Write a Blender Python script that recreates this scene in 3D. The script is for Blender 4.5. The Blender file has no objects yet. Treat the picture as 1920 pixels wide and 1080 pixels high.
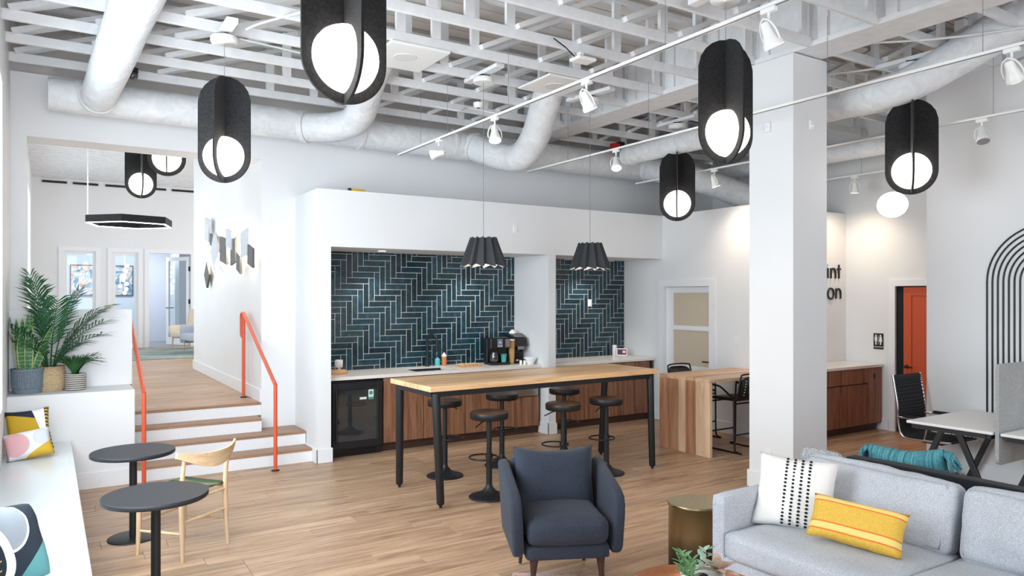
import bpy, bmesh, math, random
from math import sin, cos, pi, radians, sqrt, atan2, hypot
from mathutils import Vector, Matrix, Euler
rnd = random.Random(7)
SC = bpy.context.scene
COL = SC.collection

# ---------------------------------------------------------------- camera, sky, lights, exposure
cam_d = bpy.data.cameras.new('camera'); cam = bpy.data.objects.new('camera', cam_d); COL.objects.link(cam)
cam.location = (0, 0, 1.92); cam.rotation_euler = (pi / 2, 0, -0.5687)
cam_d.sensor_width = 36; cam_d.lens = 25.52; cam_d.shift_y = 0.0078; cam_d.clip_start = 0.05
SC.camera = cam
world = bpy.data.worlds.new('sky'); SC.world = world; world.use_nodes = True
bg = world.node_tree.nodes['Background']; bg.inputs[0].default_value = (0.86, 0.93, 1.0, 1); bg.inputs[1].default_value = 1.0
SC.view_settings.view_transform = 'Standard'; SC.view_settings.look = 'None'
SC.view_settings.gamma = 1; SC.view_settings.use_curve_mapping = False
SC.view_settings.exposure = 0.2

def area(name, loc, target, sx, sy, power, color):
    d = bpy.data.lights.new(name, 'AREA'); d.shape = 'RECTANGLE'; d.size = sx; d.size_y = sy; d.energy = power; d.color = color
    o = bpy.data.objects.new(name, d); COL.objects.link(o); o.location = loc
    o.rotation_euler = (Vector(target) - Vector(loc)).to_track_quat('-Z', 'Y').to_euler(); return o
# daylight: window wall on the left, then added fill lamps for the front, rear room and office
area('daylight_left_windows', (-0.62, 5.3, 2.3), (3.2, 7.4, 1.7), 4.2, 2.6, 265, (0.88, 0.94, 1.0))
area('fill_behind_camera', (0.9, -3.6, 2.3), (0.9, 3, 2.0), 3.4, 3.4, 165, (0.97, 0.98, 1.0))  # unseen fill added behind the camera, no glazing is built there
area('rear_window_fill', (-0.66, 14.6, 2.9), (5, 14.6, 2.4), 8.0, 2.4, 118, (0.90, 0.95, 1.0))  # fill added outside the rear windows to brighten the passage wall
area('rear_room_fill', (6.6, 16.0, 2.9), (0, 15.5, 2.6), 6.0, 3.0, 150, (1.0, 0.97, 0.93))  # added fill at the open right side, no window there
area('office_fill', (1.6, 21.5, 3.2), (1.6, 22.4, 1.2), 3.0, 0.6, 45, (0.95, 0.97, 1.0))  # fill added inside the office to brighten its back wall

# ---------------------------------------------------------------- materials
def S(r, g, b):
    f = lambda c: (c / 12.92 if c <= 0.04045 else ((c + 0.055) / 1.055) ** 2.4)
    return (f(r / 255), f(g / 255), f(b / 255), 1)

class NT:
    def __init__(s, name):
        s.m = bpy.data.materials.new(name); s.m.use_nodes = True; s.t = s.m.node_tree
        s.b = s.t.nodes['Principled BSDF']
    def n(s, typ, **kw):
        nd = s.t.nodes.new(typ)
        for k, v in kw.items():
            if k.startswith('i_'):
                key = k[2:]; key = int(key) if key.isdigit() else key.replace('_', ' ')
                if hasattr(v, 'is_linked') or isinstance(v, bpy.types.NodeSocket): s.t.links.new(v, nd.inputs[key])
                else: nd.inputs[key].default_value = v
            else: setattr(nd, k, v)
        return nd
    def l(s, a, b): s.t.links.new(a, b)
    def math(s, op, a, b=0.0, c=None):
        nd = s.n('ShaderNodeMath', operation=op)
        for i, v in enumerate((a, b) if c is None else (a, b, c)):
            if isinstance(v, bpy.types.NodeSocket): s.l(v, nd.inputs[i])
            else: nd.inputs[i].default_value = v
        return nd.outputs[0]
    def mix(s, fac, a, b):
        nd = s.n('ShaderNodeMix', data_type='RGBA')
        for i, v in ((0, fac), (6, a), (7, b)):
            if isinstance(v, bpy.types.NodeSocket): s.l(v, nd.inputs[i])
            else: nd.inputs[i].default_value = v
        return nd.outputs[2]
    def setp(s, **kw):
        for k, v in kw.items():
            k = k.replace('_', ' ')
            if isinstance(v, bpy.types.NodeSocket): s.l(v, s.b.inputs[k])
            else: s.b.inputs[k].default_value = v
    def bump(s, h, strength=0.2, dist=0.01):
        bp = s.n('ShaderNodeBump'); bp.inputs['Strength'].default_value = strength; bp.inputs['Distance'].default_value = dist
        s.l(h, bp.inputs['Height']); s.l(bp.outputs[0], s.b.inputs['Normal'])
    def coord(s, which='Object'):
        return s.n('ShaderNodeTexCoord').outputs[which]
    def xyz(s, v):
        nd = s.n('ShaderNodeSeparateXYZ'); s.l(v, nd.inputs[0]); return nd.outputs
    def noise(s, vec, scale, detail=3, rough=0.5, dist=0.0):
        nd = s.n('ShaderNodeTexNoise'); nd.inputs['Scale'].default_value = scale; nd.inputs['Detail'].default_value = detail
        nd.inputs['Roughness'].default_value = rough; nd.inputs['Distortion'].default_value = dist
        if vec is not None: s.l(vec, nd.inputs['Vector'])
        return nd.outputs['Fac']
    def ramp(s, fac, stops):
        nd = s.n('ShaderNodeValToRGB'); cr = nd.color_ramp
        while len(cr.elements) < len(stops): cr.elements.new(0.5)
        for e, (p, c) in zip(cr.elements, stops): e.position = p; e.color = c
        s.l(fac, nd.inputs[0]); return nd.outputs[0]

def plain(name, c, rough=0.5, metal=0.0, spec=0.5, noise=0.0, nscale=40, bump=0.0):
    t = NT(name); t.setp(Base_Color=c, Roughness=rough, Metallic=metal); t.b.inputs['Specular IOR Level'].default_value = spec
    f = t.noise(t.coord(), nscale, 3)
    if noise:
        d = tuple(max(0, x * (1 - noise)) for x in c[:3]) + (1,); e = tuple(min(1, x * (1 + noise)) for x in c[:3]) + (1,)
        t.setp(Base_Color=t.ramp(f, [(0.3, d), (0.7, e)]))
    if bump: t.bump(f, bump, 0.01)
    return t.m

def paint(name, c, rough=0.6):
    t = NT(name); v = t.coord('Object'); f = t.noise(v, 1.3, 2); g = t.noise(v, 160, 2)
    d = tuple(x * 0.97 for x in c[:3]) + (1,)
    t.setp(Base_Color=t.ramp(f, [(0.3, d), (0.7, c)]), Roughness=rough); t.bump(g, 0.05, 0.003); return t.m

def wood(name, cols, axis='X', rough=0.45, stretch=14, scale=2.2, rand=0.25, fine=0.5, world=False):
    """grain running along axis, colour shifted per board"""
    t = NT(name)
    v = t.n('ShaderNodeNewGeometry').outputs['Position'] if world else t.coord()
    info = t.n('ShaderNodeObjectInfo').outputs['Random']; isl = t.n('ShaderNodeNewGeometry').outputs['Random Per Island']
    r = t.math('FRACT', t.math('ADD', info, isl))
    off = t.n('ShaderNodeCombineXYZ'); t.l(t.math('MULTIPLY', r, 37.0), off.inputs[0]); t.l(t.math('MULTIPLY', r, 91.0), off.inputs[1]); t.l(t.math('MULTIPLY', r, 53.0), off.inputs[2])
    add = t.n('ShaderNodeVectorMath', operation='ADD'); t.l(v, add.inputs[0]); t.l(off.outputs[0], add.inputs[1])
    mp = t.n('ShaderNodeMapping'); sc = [stretch] * 3; sc['XYZ'.index(axis)] = 1.0; mp.inputs['Scale'].default_value = sc
    t.l(add.outputs[0], mp.inputs['Vector'])
    n1 = t.noise(mp.outputs[0], scale * 0.6, 4, 0.6, 1.2); n2 = t.noise(mp.outputs[0], scale * 5, 3, 0.7)
    f = t.math('ADD', t.math('MULTIPLY', n1, 1 - fine * 0.5), t.math('MULTIPLY', n2, fine * 0.5))
    n = len(cols); c = t.ramp(f, [(0.32 + 0.36 * i / (n - 1), cols[i]) for i in range(n)])
    hs = t.n('ShaderNodeHueSaturation'); t.l(c, hs.inputs['Color'])
    t.l(t.math('ADD', 1 - rand / 2, t.math('MULTIPLY', r, rand)), hs.inputs['Value'])
    t.setp(Base_Color=hs.outputs[0], Roughness=rough); t.bump(n2, 0.06, 0.004); return t.m

def fabric(name, a, b, scale=420, rough=0.9, bump=0.35):
    t = NT(name); v = t.coord(); f = t.noise(v, scale, 2, 0.7); g = t.noise(v, 3.0, 2)
    k = t.math('ADD', t.math('MULTIPLY', f, 0.85), t.math('MULTIPLY', g, 0.15))
    t.setp(Base_Color=t.ramp(k, [(0.35, a), (0.65, b)]), Roughness=rough); t.b.inputs['Sheen Weight'].default_value = 0.06
    t.bump(f, bump, 0.004); return t.m

def emit(name, c, strength):
    t = NT(name); t.setp(Base_Color=c); t.b.inputs['Emission Color'].default_value = c; t.b.inputs['Emission Strength'].default_value = strength; return t.m

def glass(name, tint=(1, 1, 1, 1), gloss=0.12, rough=0.02):
    t = NT(name); out = t.t.nodes['Material Output']; tr = t.n('ShaderNodeBsdfTransparent'); tr.inputs[0].default_value = tint
    gl = t.n('ShaderNodeBsdfGlossy'); gl.inputs['Roughness'].default_value = rough
    lw = t.n('ShaderNodeLayerWeight'); lw.inputs[0].default_value = 0.25
    mx = t.n('ShaderNodeMixShader'); t.l(t.math('ADD', gloss, t.math('MULTIPLY', lw.outputs['Fresnel'], 0.25)), mx.inputs[0])
    t.l(tr.outputs[0], mx.inputs[1]); t.l(gl.outputs[0], mx.inputs[2]); t.l(mx.outputs[0], out.inputs['Surface']); return t.m

M = {}
M['wall'] = paint('white_wall_paint', S(232, 233, 235))
M['wallgrey'] = paint('upper_wall_paint', S(214, 216, 220))
M['trim'] = plain('white_trim_paint', S(236, 237, 240), 0.4, noise=0.02)
M['ceil'] = plain('white_painted_timber', S(226, 227, 229), 0.6, noise=0.05, nscale=9)
M['deck'] = plain('ceiling_deck_boards', S(218, 213, 208), 0.8, noise=0.10, nscale=2.0)
M['duct'] = None
t = NT('white_wrapped_duct'); v = t.coord(); f = t.noise(v, 7, 4, 0.6, 1.0); mp = t.n('ShaderNodeMapping'); mp.inputs['Scale'].default_value = (22, 22, 22); t.l(v, mp.inputs[0])
t.setp(Base_Color=t.ramp(f, [(0.3, S(214, 217, 221)), (0.7, S(234, 236, 238))]), Roughness=0.55); t.bump(f, 0.5, 0.03); M['duct'] = t.m
M['floor'] = wood('oak_floor_plank', [S(132, 104, 82), S(182, 148, 118), S(212, 180, 148)], 'X', 0.4, 13, 1.5, 0.2, 0.55)
M['tread'] = wood('oak_stair_tread', [S(140, 106, 80), S(176, 138, 108)], 'X', 0.4, 14, 2, 0.1)
M['walnut'] = wood('walnut_cabinet_veneer', [S(88, 54, 38), S(138, 94, 68), S(170, 122, 92)], 'Z', 0.5, 22, 1.6, 0.16, 0.6)
M['darkwalnut'] = wood('dark_walnut_trim', [S(50, 30, 24), S(78, 48, 38)], 'X', 0.5, 16, 2, 0.1)
M['maple'] = wood('butcher_block_stave', [S(198, 144, 98), S(228, 184, 136), S(242, 210, 168)], 'X', 0.3, 12, 1.6, 0.3, 0.45)
M['mapleend'] = wood('butcher_block_edge', [S(196, 170, 146), S(224, 204, 182)], 'X', 0.5, 8, 3, 0.15)
M['hickory'] = wood('hickory_board_upright', [S(128, 82, 58), S(184, 134, 100), S(206, 160, 124)], 'Z', 0.45, 9, 1.4, 0.2, 0.4)
M['hickorylight'] = wood('hickory_sapwood_upright', [S(206, 164, 128), S(230, 196, 162), S(240, 212, 180)], 'Z', 0.45, 9, 1.2, 0.12, 0.3)
M['hickoryxlight'] = wood('hickory_sapwood_flat', [S(206, 164, 128), S(232, 198, 164), S(242, 216, 186)], 'X', 0.42, 9, 1.2, 0.12, 0.3)
M['hickoryx'] = wood('hickory_board_flat', [S(164, 116, 86), S(212, 166, 128), S(232, 196, 160)], 'X', 0.42, 9, 1.4, 0.45, 0.4)
M['ash'] = wood('pale_ash_chair_wood', [S(206, 172, 134), S(232, 206, 172)], 'Z', 0.45, 10, 3, 0.1)
M['ashx'] = wood('pale_ash_backrest_wood', [S(200, 164, 124), S(232, 204, 168)], 'X', 0.45, 10, 3, 0.1)
M['black'] = plain('black_powder_coat', S(20, 22, 26), 0.45, noise=0.08)
M['blackplastic'] = plain('black_plastic', S(18, 18, 20), 0.35, noise=0.05)
M['tabletop'] = plain('charcoal_laminate', S(36, 38, 43), 0.5, noise=0.08, nscale=120)
M['navy'] = fabric('navy_wool_upholstery', S(27, 33, 45), S(56, 64, 79), 260)
M['inky'] = fabric('ink_blue_velvet', S(6, 9, 16), S(16, 20, 30), 200)
M['greysofa'] = fabric('heather_grey_upholstery', S(158, 163, 172), S(214, 218, 225), 220)
M['greyboucle'] = fabric('grey_boucle', S(120, 122, 128), S(196, 197, 202), 90, bump=0.8)
M['felt'] = fabric('charcoal_felt', S(7, 7, 8), S(34, 34, 37), 70)
M['feltlight'] = fabric('grey_panel_felt', S(146, 148, 150), S(186, 188, 188), 120)
M['shade'] = fabric('charcoal_shade_felt', S(36, 38, 42), S(66, 68, 72), 180)
M['globe'] = emit('opal_lamp_globe', (1.0, 0.93, 0.84, 1), 5.5)
M['spotglow'] = emit('halogen_lamp_face', (1.0, 0.86, 0.66, 1), 9.0)
M['softglow'] = emit('small_bulb_glow', (1.0, 0.95, 0.88, 1), 1.6)
M['coolglow'] = emit('led_strip_diffuser', (1.0, 0.96, 0.9, 1), 6.0)
M['white'] = plain('white_enamel', S(238, 238, 236), 0.35, noise=0.02)
M['whitematte'] = plain('white_laminate', S(240, 240, 240), 0.4, noise=0.02)
M['quartz'] = plain('white_quartz', S(236, 230, 224), 0.25, noise=0.03, nscale=30)
M['bench'] = plain('white_bench_lacquer', S(222, 227, 228), 0.22, noise=0.03, nscale=3)
M['orange'] = plain('coral_orange_paint', S(216, 90, 58), 0.4, noise=0.04)
M['doororange'] = plain('burnt_orange_door_paint', S(198, 78, 34), 0.5, noise=0.04)
M['grout'] = plain('pale_grey_grout', S(196, 200, 202), 0.8, noise=0.06)
M['chrome'] = plain('polished_chrome', S(205, 207, 210), 0.15, 1.0)
M['steel'] = plain('brushed_steel', S(170, 165, 160), 0.35, 1.0)
M['cable'] = plain('grey_cable', S(120, 122, 126), 0.5)
M['wirewhite'] = plain('white_cable', S(222, 222, 222), 0.5)
M['frost'] = plain('frosted_glass_film', S(206, 192, 172), 0.3, noise=0.04, nscale=1.2)
M['glass'] = glass('clear_glass', (0.93, 0.97, 0.98, 1), 0.015)
M['fridgeglass'] = None
t = NT('tinted_fridge_glass'); t.setp(Base_Color=S(20, 22, 24), Roughness=0.04, IOR=1.9); t.l(t.ramp(t.noise(t.coord(), 3), [(0.3, S(40, 43, 45)), (0.7, S(54, 58, 60))]), t.b.inputs['Base Color']); M['fridgeglass'] = t.m
t = NT('teal_glazed_tile'); info = t.n('ShaderNodeObjectInfo').outputs['Random']; v = t.coord('Object')
ad = t.n('ShaderNodeVectorMath', operation='ADD'); t.l(v, ad.inputs[0]); cx = t.n('ShaderNodeCombineXYZ'); t.l(t.math('MULTIPLY', info, 60.0), cx.inputs[0]); t.l(cx.outputs[0], ad.inputs[1])
f = t.noise(ad.outputs[0], 13, 4, 0.6, 0.5)
hs = t.n('ShaderNodeHueSaturation'); t.l(t.ramp(f, [(0.25, S(18, 36, 46)), (0.55, S(28, 56, 66)), (0.8, S(50, 86, 96))]), hs.inputs['Color']); t.l(t.math('ADD', 0.6, t.math('MULTIPLY', info, 0.75)), hs.inputs['Value'])
t.setp(Base_Color=hs.outputs[0], Roughness=0.12); t.bump(f, 0.25, 0.01); M['tile'] = t.m
t = NT('antique_brass'); z = t.xyz(t.coord())[2]; f = t.noise(t.coord(), 60, 3)
t.setp(Base_Color=t.ramp(f, [(0.3, S(166, 150, 112)), (0.7, S(188, 172, 134))]), Roughness=0.32, Metallic=1.0); M['brass'] = t.m
t = NT('antique_brass_drum')   # brass with a base colour darker towards its foot
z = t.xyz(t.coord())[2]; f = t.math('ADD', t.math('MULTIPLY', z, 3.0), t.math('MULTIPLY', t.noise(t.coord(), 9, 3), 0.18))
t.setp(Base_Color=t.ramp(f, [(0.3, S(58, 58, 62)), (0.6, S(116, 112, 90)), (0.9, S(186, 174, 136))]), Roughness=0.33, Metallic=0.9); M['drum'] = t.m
M['copper'] = plain('hammered_copper', S(224, 152, 112), 0.25, 1.0, noise=0.06)
M['leaf'] = plain('dark_green_leaf', S(52, 104, 58), 0.45, noise=0.35, nscale=8)
M['leafdark'] = plain('palm_green_leaf', S(42, 92, 58), 0.45, noise=0.4, nscale=6)
M['leafpale'] = plain('succulent_green', S(124, 168, 116), 0.5, noise=0.25, nscale=14)
M['leafsilver'] = plain('silver_green_leaf', S(168, 196, 176), 0.5, noise=0.12, nscale=14)
M['leafpink'] = plain('pink_green_leaf', S(206, 178, 160), 0.5, noise=0.2, nscale=20)
M['soil'] = plain('potting_soil', S(52, 40, 32), 0.95, noise=0.3, nscale=60)
M['potgrey'] = plain('blue_grey_concrete', S(112, 126, 138), 0.75, noise=0.18, nscale=40, bump=0.2)
t = NT('snake_plant_leaf'); v = t.coord(); x, y, z = t.xyz(v); f = t.noise(v, 16, 3, 0.6, 1.0); wv = t.math('SINE', t.math('ADD', t.math('MULTIPLY', z, 150.0), t.math('MULTIPLY', f, 14.0)))
t.setp(Base_Color=t.ramp(t.math('ADD', 0.5, t.math('MULTIPLY', wv, 0.3)), [(0.2, S(48, 98, 62)), (0.8, S(104, 150, 104))]), Roughness=0.4); M['snake'] = t.m
M['snakeedge'] = plain('yellow_leaf_margin', S(182, 192, 112), 0.5)
t = NT('seagrass_basket'); v = t.coord(); x, y, z = t.xyz(v); wv = t.math('SINE', t.math('MULTIPLY', z, 420.0)); f = t.noise(v, 90, 3)
t.setp(Base_Color=t.ramp(f, [(0.3, S(176, 148, 112)), (0.7, S(214, 190, 154))]), Roughness=0.85); t.bump(wv, 0.5, 0.004); M['basket'] = t.m
t = NT('striped_woven_pot'); v = t.coord(); z = t.xyz(v)[2]; f = t.noise(v, 40, 3)
wv = t.math('GREATER_THAN', t.math('ADD', t.math('SINE', t.math('MULTIPLY', z, 300.0)), t.math('MULTIPLY', f, 0.5)), 0.55)
t.setp(Base_Color=t.mix(wv, S(196, 188, 176), S(74, 76, 80)), Roughness=0.8); M['stripepot'] = t.m
t = NT('pink_patterned_rug'); f = t.noise(t.coord(), 9, 4, 0.7); t.setp(Base_Color=t.ramp(f, [(0.35, S(176, 120, 112)), (0.5, S(214, 176, 166)), (0.65, S(150, 140, 150))]), Roughness=0.95); M['rugpink'] = t.m
t = NT('teal_abstract_rug'); v = t.coord(); mp = t.n('ShaderNodeMapping'); mp.inputs['Scale'].default_value = (0.6, 3, 1); t.l(v, mp.inputs[0]); f = t.noise(mp.outputs[0], 1.6, 5, 0.65, 0.6)
t.setp(Base_Color=t.ramp(f, [(0.3, S(78, 108, 118)), (0.45, S(120, 142, 146)), (0.58, S(186, 186, 170)), (0.72, S(90, 122, 132))]), Roughness=0.95); M['rugteal'] = t.m
def abstract(name, seed):
    t = NT(name); v = t.coord(); mp = t.n('ShaderNodeMapping'); mp.inputs['Location'].default_value = (seed, seed * 2, 0); t.l(v, mp.inputs[0])
    f = t.noise(mp.outputs[0], 3.2, 3, 0.55, 1.4)
    t.setp(Base_Color=t.ramp(f, [(0.3, S(52, 66, 96)), (0.42, S(110, 150, 178)), (0.52, S(214, 206, 204)), (0.62, S(196, 156, 142)), (0.75, S(70, 86, 110))]), Roughness=0.6); return t.m
M['art1'] = abstract('abstract_canvas_blue', 3.1); M['art2'] = abstract('abstract_canvas_grey', 8.7)
t = NT('teal_striped_weave'); x, y, z = t.xyz(t.coord()); f = t.noise(t.coord(), 60, 3); n2 = t.n('ShaderNodeTexNoise', noise_dimensions='1D'); t.l(x, n2.inputs['W']); n2.inputs['Scale'].default_value = 60
k = t.math('ADD', t.math('MULTIPLY', n2.outputs['Fac'], 0.75), t.math('MULTIPLY', f, 0.25))
t.setp(Base_Color=t.ramp(k, [(0.3, S(34, 88, 104)), (0.5, S(70, 138, 150)), (0.62, S(104, 170, 178)), (0.72, S(72, 92, 100))]), Roughness=0.9); M['tealweave'] = t.m
t = NT('yellow_striped_cotton'); x, y, z = t.xyz(t.coord()); f = t.noise(t.coord(), 80, 3)
base = t.ramp(f, [(0.3, S(220, 174, 62)), (0.7, S(232, 190, 86))])
def band(y0, w): return t.math('LESS_THAN', t.math('ABSOLUTE', t.math('SUBTRACT', y, y0)), w)
pale = t.math('MAXIMUM', band(-0.062, 0.016), band(0.098, 0.012)); red = t.math('MAXIMUM', t.math('MAXIMUM', band(-0.040, 0.0035), band(-0.085, 0.0035)), t.math('MAXIMUM', band(0.082, 0.0035), band(0.117, 0.0035)))
t.setp(Base_Color=t.mix(red, t.mix(pale, base, S(244, 214, 128)), S(232, 116, 58)), Roughness=0.9); M['yellowpillow'] = t.m
M['cotton'] = fabric('white_cotton', S(232, 230, 226), S(246, 245, 242), 300)
M['stitch'] = plain('black_yarn', S(24, 26, 32), 0.9)
def pattern_pillow(name, which):
    t = NT(name); x, y, z = t.xyz(t.coord())
    half = lambda a, b, c: t.math('GREATER_THAN', t.math('ADD', t.math('ADD', t.math('MULTIPLY', x, a), t.math('MULTIPLY', y, b)), c), 0.0)
    def circ(cx, cy, r):
        dx = t.math('SUBTRACT', x, cx); dy = t.math('SUBTRACT', y, cy)
        return t.math('LESS_THAN', t.math('ADD', t.math('MULTIPLY', dx, dx), t.math('MULTIPLY', dy, dy)), r * r)
    stripes = lambda src, k: t.math('GREATER_THAN', t.math('SINE', t.math('MULTIPLY', src, k)), 0.25)
    if which == 0:    # mustard face, navy cap, white slash, striped end
        c = t.mix(half(0.3, 1, -0.10), S(196, 160, 40), S(34, 40, 56)); c = t.mix(half(1, 0.25, -0.075), c, S(240, 238, 236))
        c = t.mix(half(1, 0, -0.128), c, t.mix(stripes(y, 190.0), S(206, 168, 48), S(34, 40, 56)))
    elif which == 1:  # pale grey with pink disc, blue disc and mustard corner
        c = t.mix(circ(-0.10, 0.0, 0.105), S(226, 224, 224), S(218, 168, 172)); c = t.mix(circ(0.11, 0.03, 0.075), c, S(206, 208, 216))
        c = t.mix(half(0.55, -1, -0.10), c, S(208, 168, 52)); c = t.mix(half(-1, -0.1, -0.165), c, S(150, 152, 160))
    else:             # navy with gold arcs, white seam, grey and teal fields
        c = t.mix(circ(-0.06, 0.09, 0.142), S(34, 46, 58), S(238, 240, 240)); c = t.mix(circ(-0.06, 0.093, 0.132), c, S(148, 157, 165))
        c = t.mix(half(0.9, -1, -0.15), c, S(96, 156, 158)); c = t.mix(circ(-0.29, -0.06, 0.25), c, S(240, 241, 240)); c = t.mix(circ(-0.31, -0.06, 0.225), c, S(34, 44, 58))
        dash = t.math('MULTIPLY', circ(-0.31, -0.06, 0.205), t.math('GREATER_THAN', t.math('SINE', t.math('ADD', t.math('MULTIPLY', y, 150.0), t.math('MULTIPLY', x, -60.0))), 0.9))
        c = t.mix(t.math('MULTIPLY', dash, half(1, 0, 0.20)), c, S(214, 178, 80)); c = t.mix(half(-0.2, -1, -0.20), c, S(236, 238, 238))
    t.setp(Base_Color=c, Roughness=0.9); f = t.noise(t.coord(), 300, 2); t.bump(f, 0.3, 0.003); return t.m
M['pp0'] = pattern_pillow('mustard_block_print', 0); M['pp1'] = pattern_pillow('pastel_block_print', 1); M['pp2'] = pattern_pillow('navy_block_print', 2)
t = NT('green_woven_seat'); x, y, z = t.xyz(t.coord()); wv = t.math('SINE', t.math('MULTIPLY', x, 60.0)); f = t.noise(t.coord(), 120, 2)
t.setp(Base_Color=t.ramp(t.math('ADD', t.math('MULTIPLY', wv, 0.4), f), [(0.2, S(58, 76, 50)), (0.6, S(96, 112, 72)), (0.9, S(140, 120, 84))]), Roughness=0.8); M['greenseat'] = t.m
t = NT('leather_stool_top'); f = t.noise(t.coord(), 14, 3); t.setp(Base_Color=t.ramp(f, [(0.3, S(66, 48, 37)), (0.7, S(104, 77, 57))]), Roughness=0.42); M['stooltop'] = t.m
M['leather'] = plain('black_leather', S(22, 22, 24), 0.4, noise=0.1, nscale=60, bump=0.1)
M['mesh'] = fabric('black_ribbed_mesh', S(20, 20, 23), S(44, 44, 48), 300)
M['teal'] = plain('turquoise_label', S(92, 190, 186), 0.5); M['amber'] = plain('amber_soap', S(206, 132, 84), 0.35)
M['kraft'] = plain('kraft_paper', S(206, 160, 104), 0.8, noise=0.1, nscale=120); M['cookie'] = plain('baked_cookie', S(216, 176, 134), 0.9, noise=0.2, nscale=90)
M['creamwood'] = wood('pale_serving_board', [S(200, 152, 104), S(226, 184, 138)], 'X', 0.5, 10, 3, 0.1)
M['screen'] = emit('tablet_screen', S(70, 44, 54), 0.25); M['screenblue'] = emit('blue_display', S(70, 120, 230), 1.0); M['pinkpatch'] = emit('pink_screen_patch', S(240, 150, 160), 0.6)
M['greyscreen'] = plain('grey_touch_screen', S(92, 86, 82), 0.25)
M['stickergreen'] = plain('green_sticker', S(70, 150, 130), 0.6); M['stickerwhite'] = plain('white_sticker', S(226, 232, 228), 0.6)
M['beigechair'] = fabric('cream_wool', S(216, 200, 180), S(236, 222, 204), 200)
M['greychair'] = fabric('pale_blue_grey_wool', S(170, 178, 192), S(196, 202, 214), 200)
M['bluecloth'] = fabric('denim_blue_cloth', S(50, 66, 104), S(74, 92, 130), 200)
M['bluewall'] = paint('pale_blue_wall', S(206, 214, 226)); M['carpet'] = plain('grey_carpet', S(150, 154, 160), 0.95, noise=0.1, nscale=200)
M['yellow'] = plain('yellow_plastic', S(232, 184, 50), 0.4); M['brown'] = plain('brown_cardboard', S(150, 104, 66), 0.9, noise=0.1)
M['red'] = plain('red_alarm_plastic', S(190, 30, 40), 0.4); M['dark'] = plain('dark_void', S(20, 22, 26), 0.9)
M['sinksteel'] = plain('dark_sink_composite', S(34, 36, 40), 0.5); M['mirror'] = plain('pale_mirror_tile', S(200, 206, 216), 0.35, 0.0); M['slate'] = plain('dark_slate_tile', S(84, 82, 82), 0.55, noise=0.15)

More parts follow.
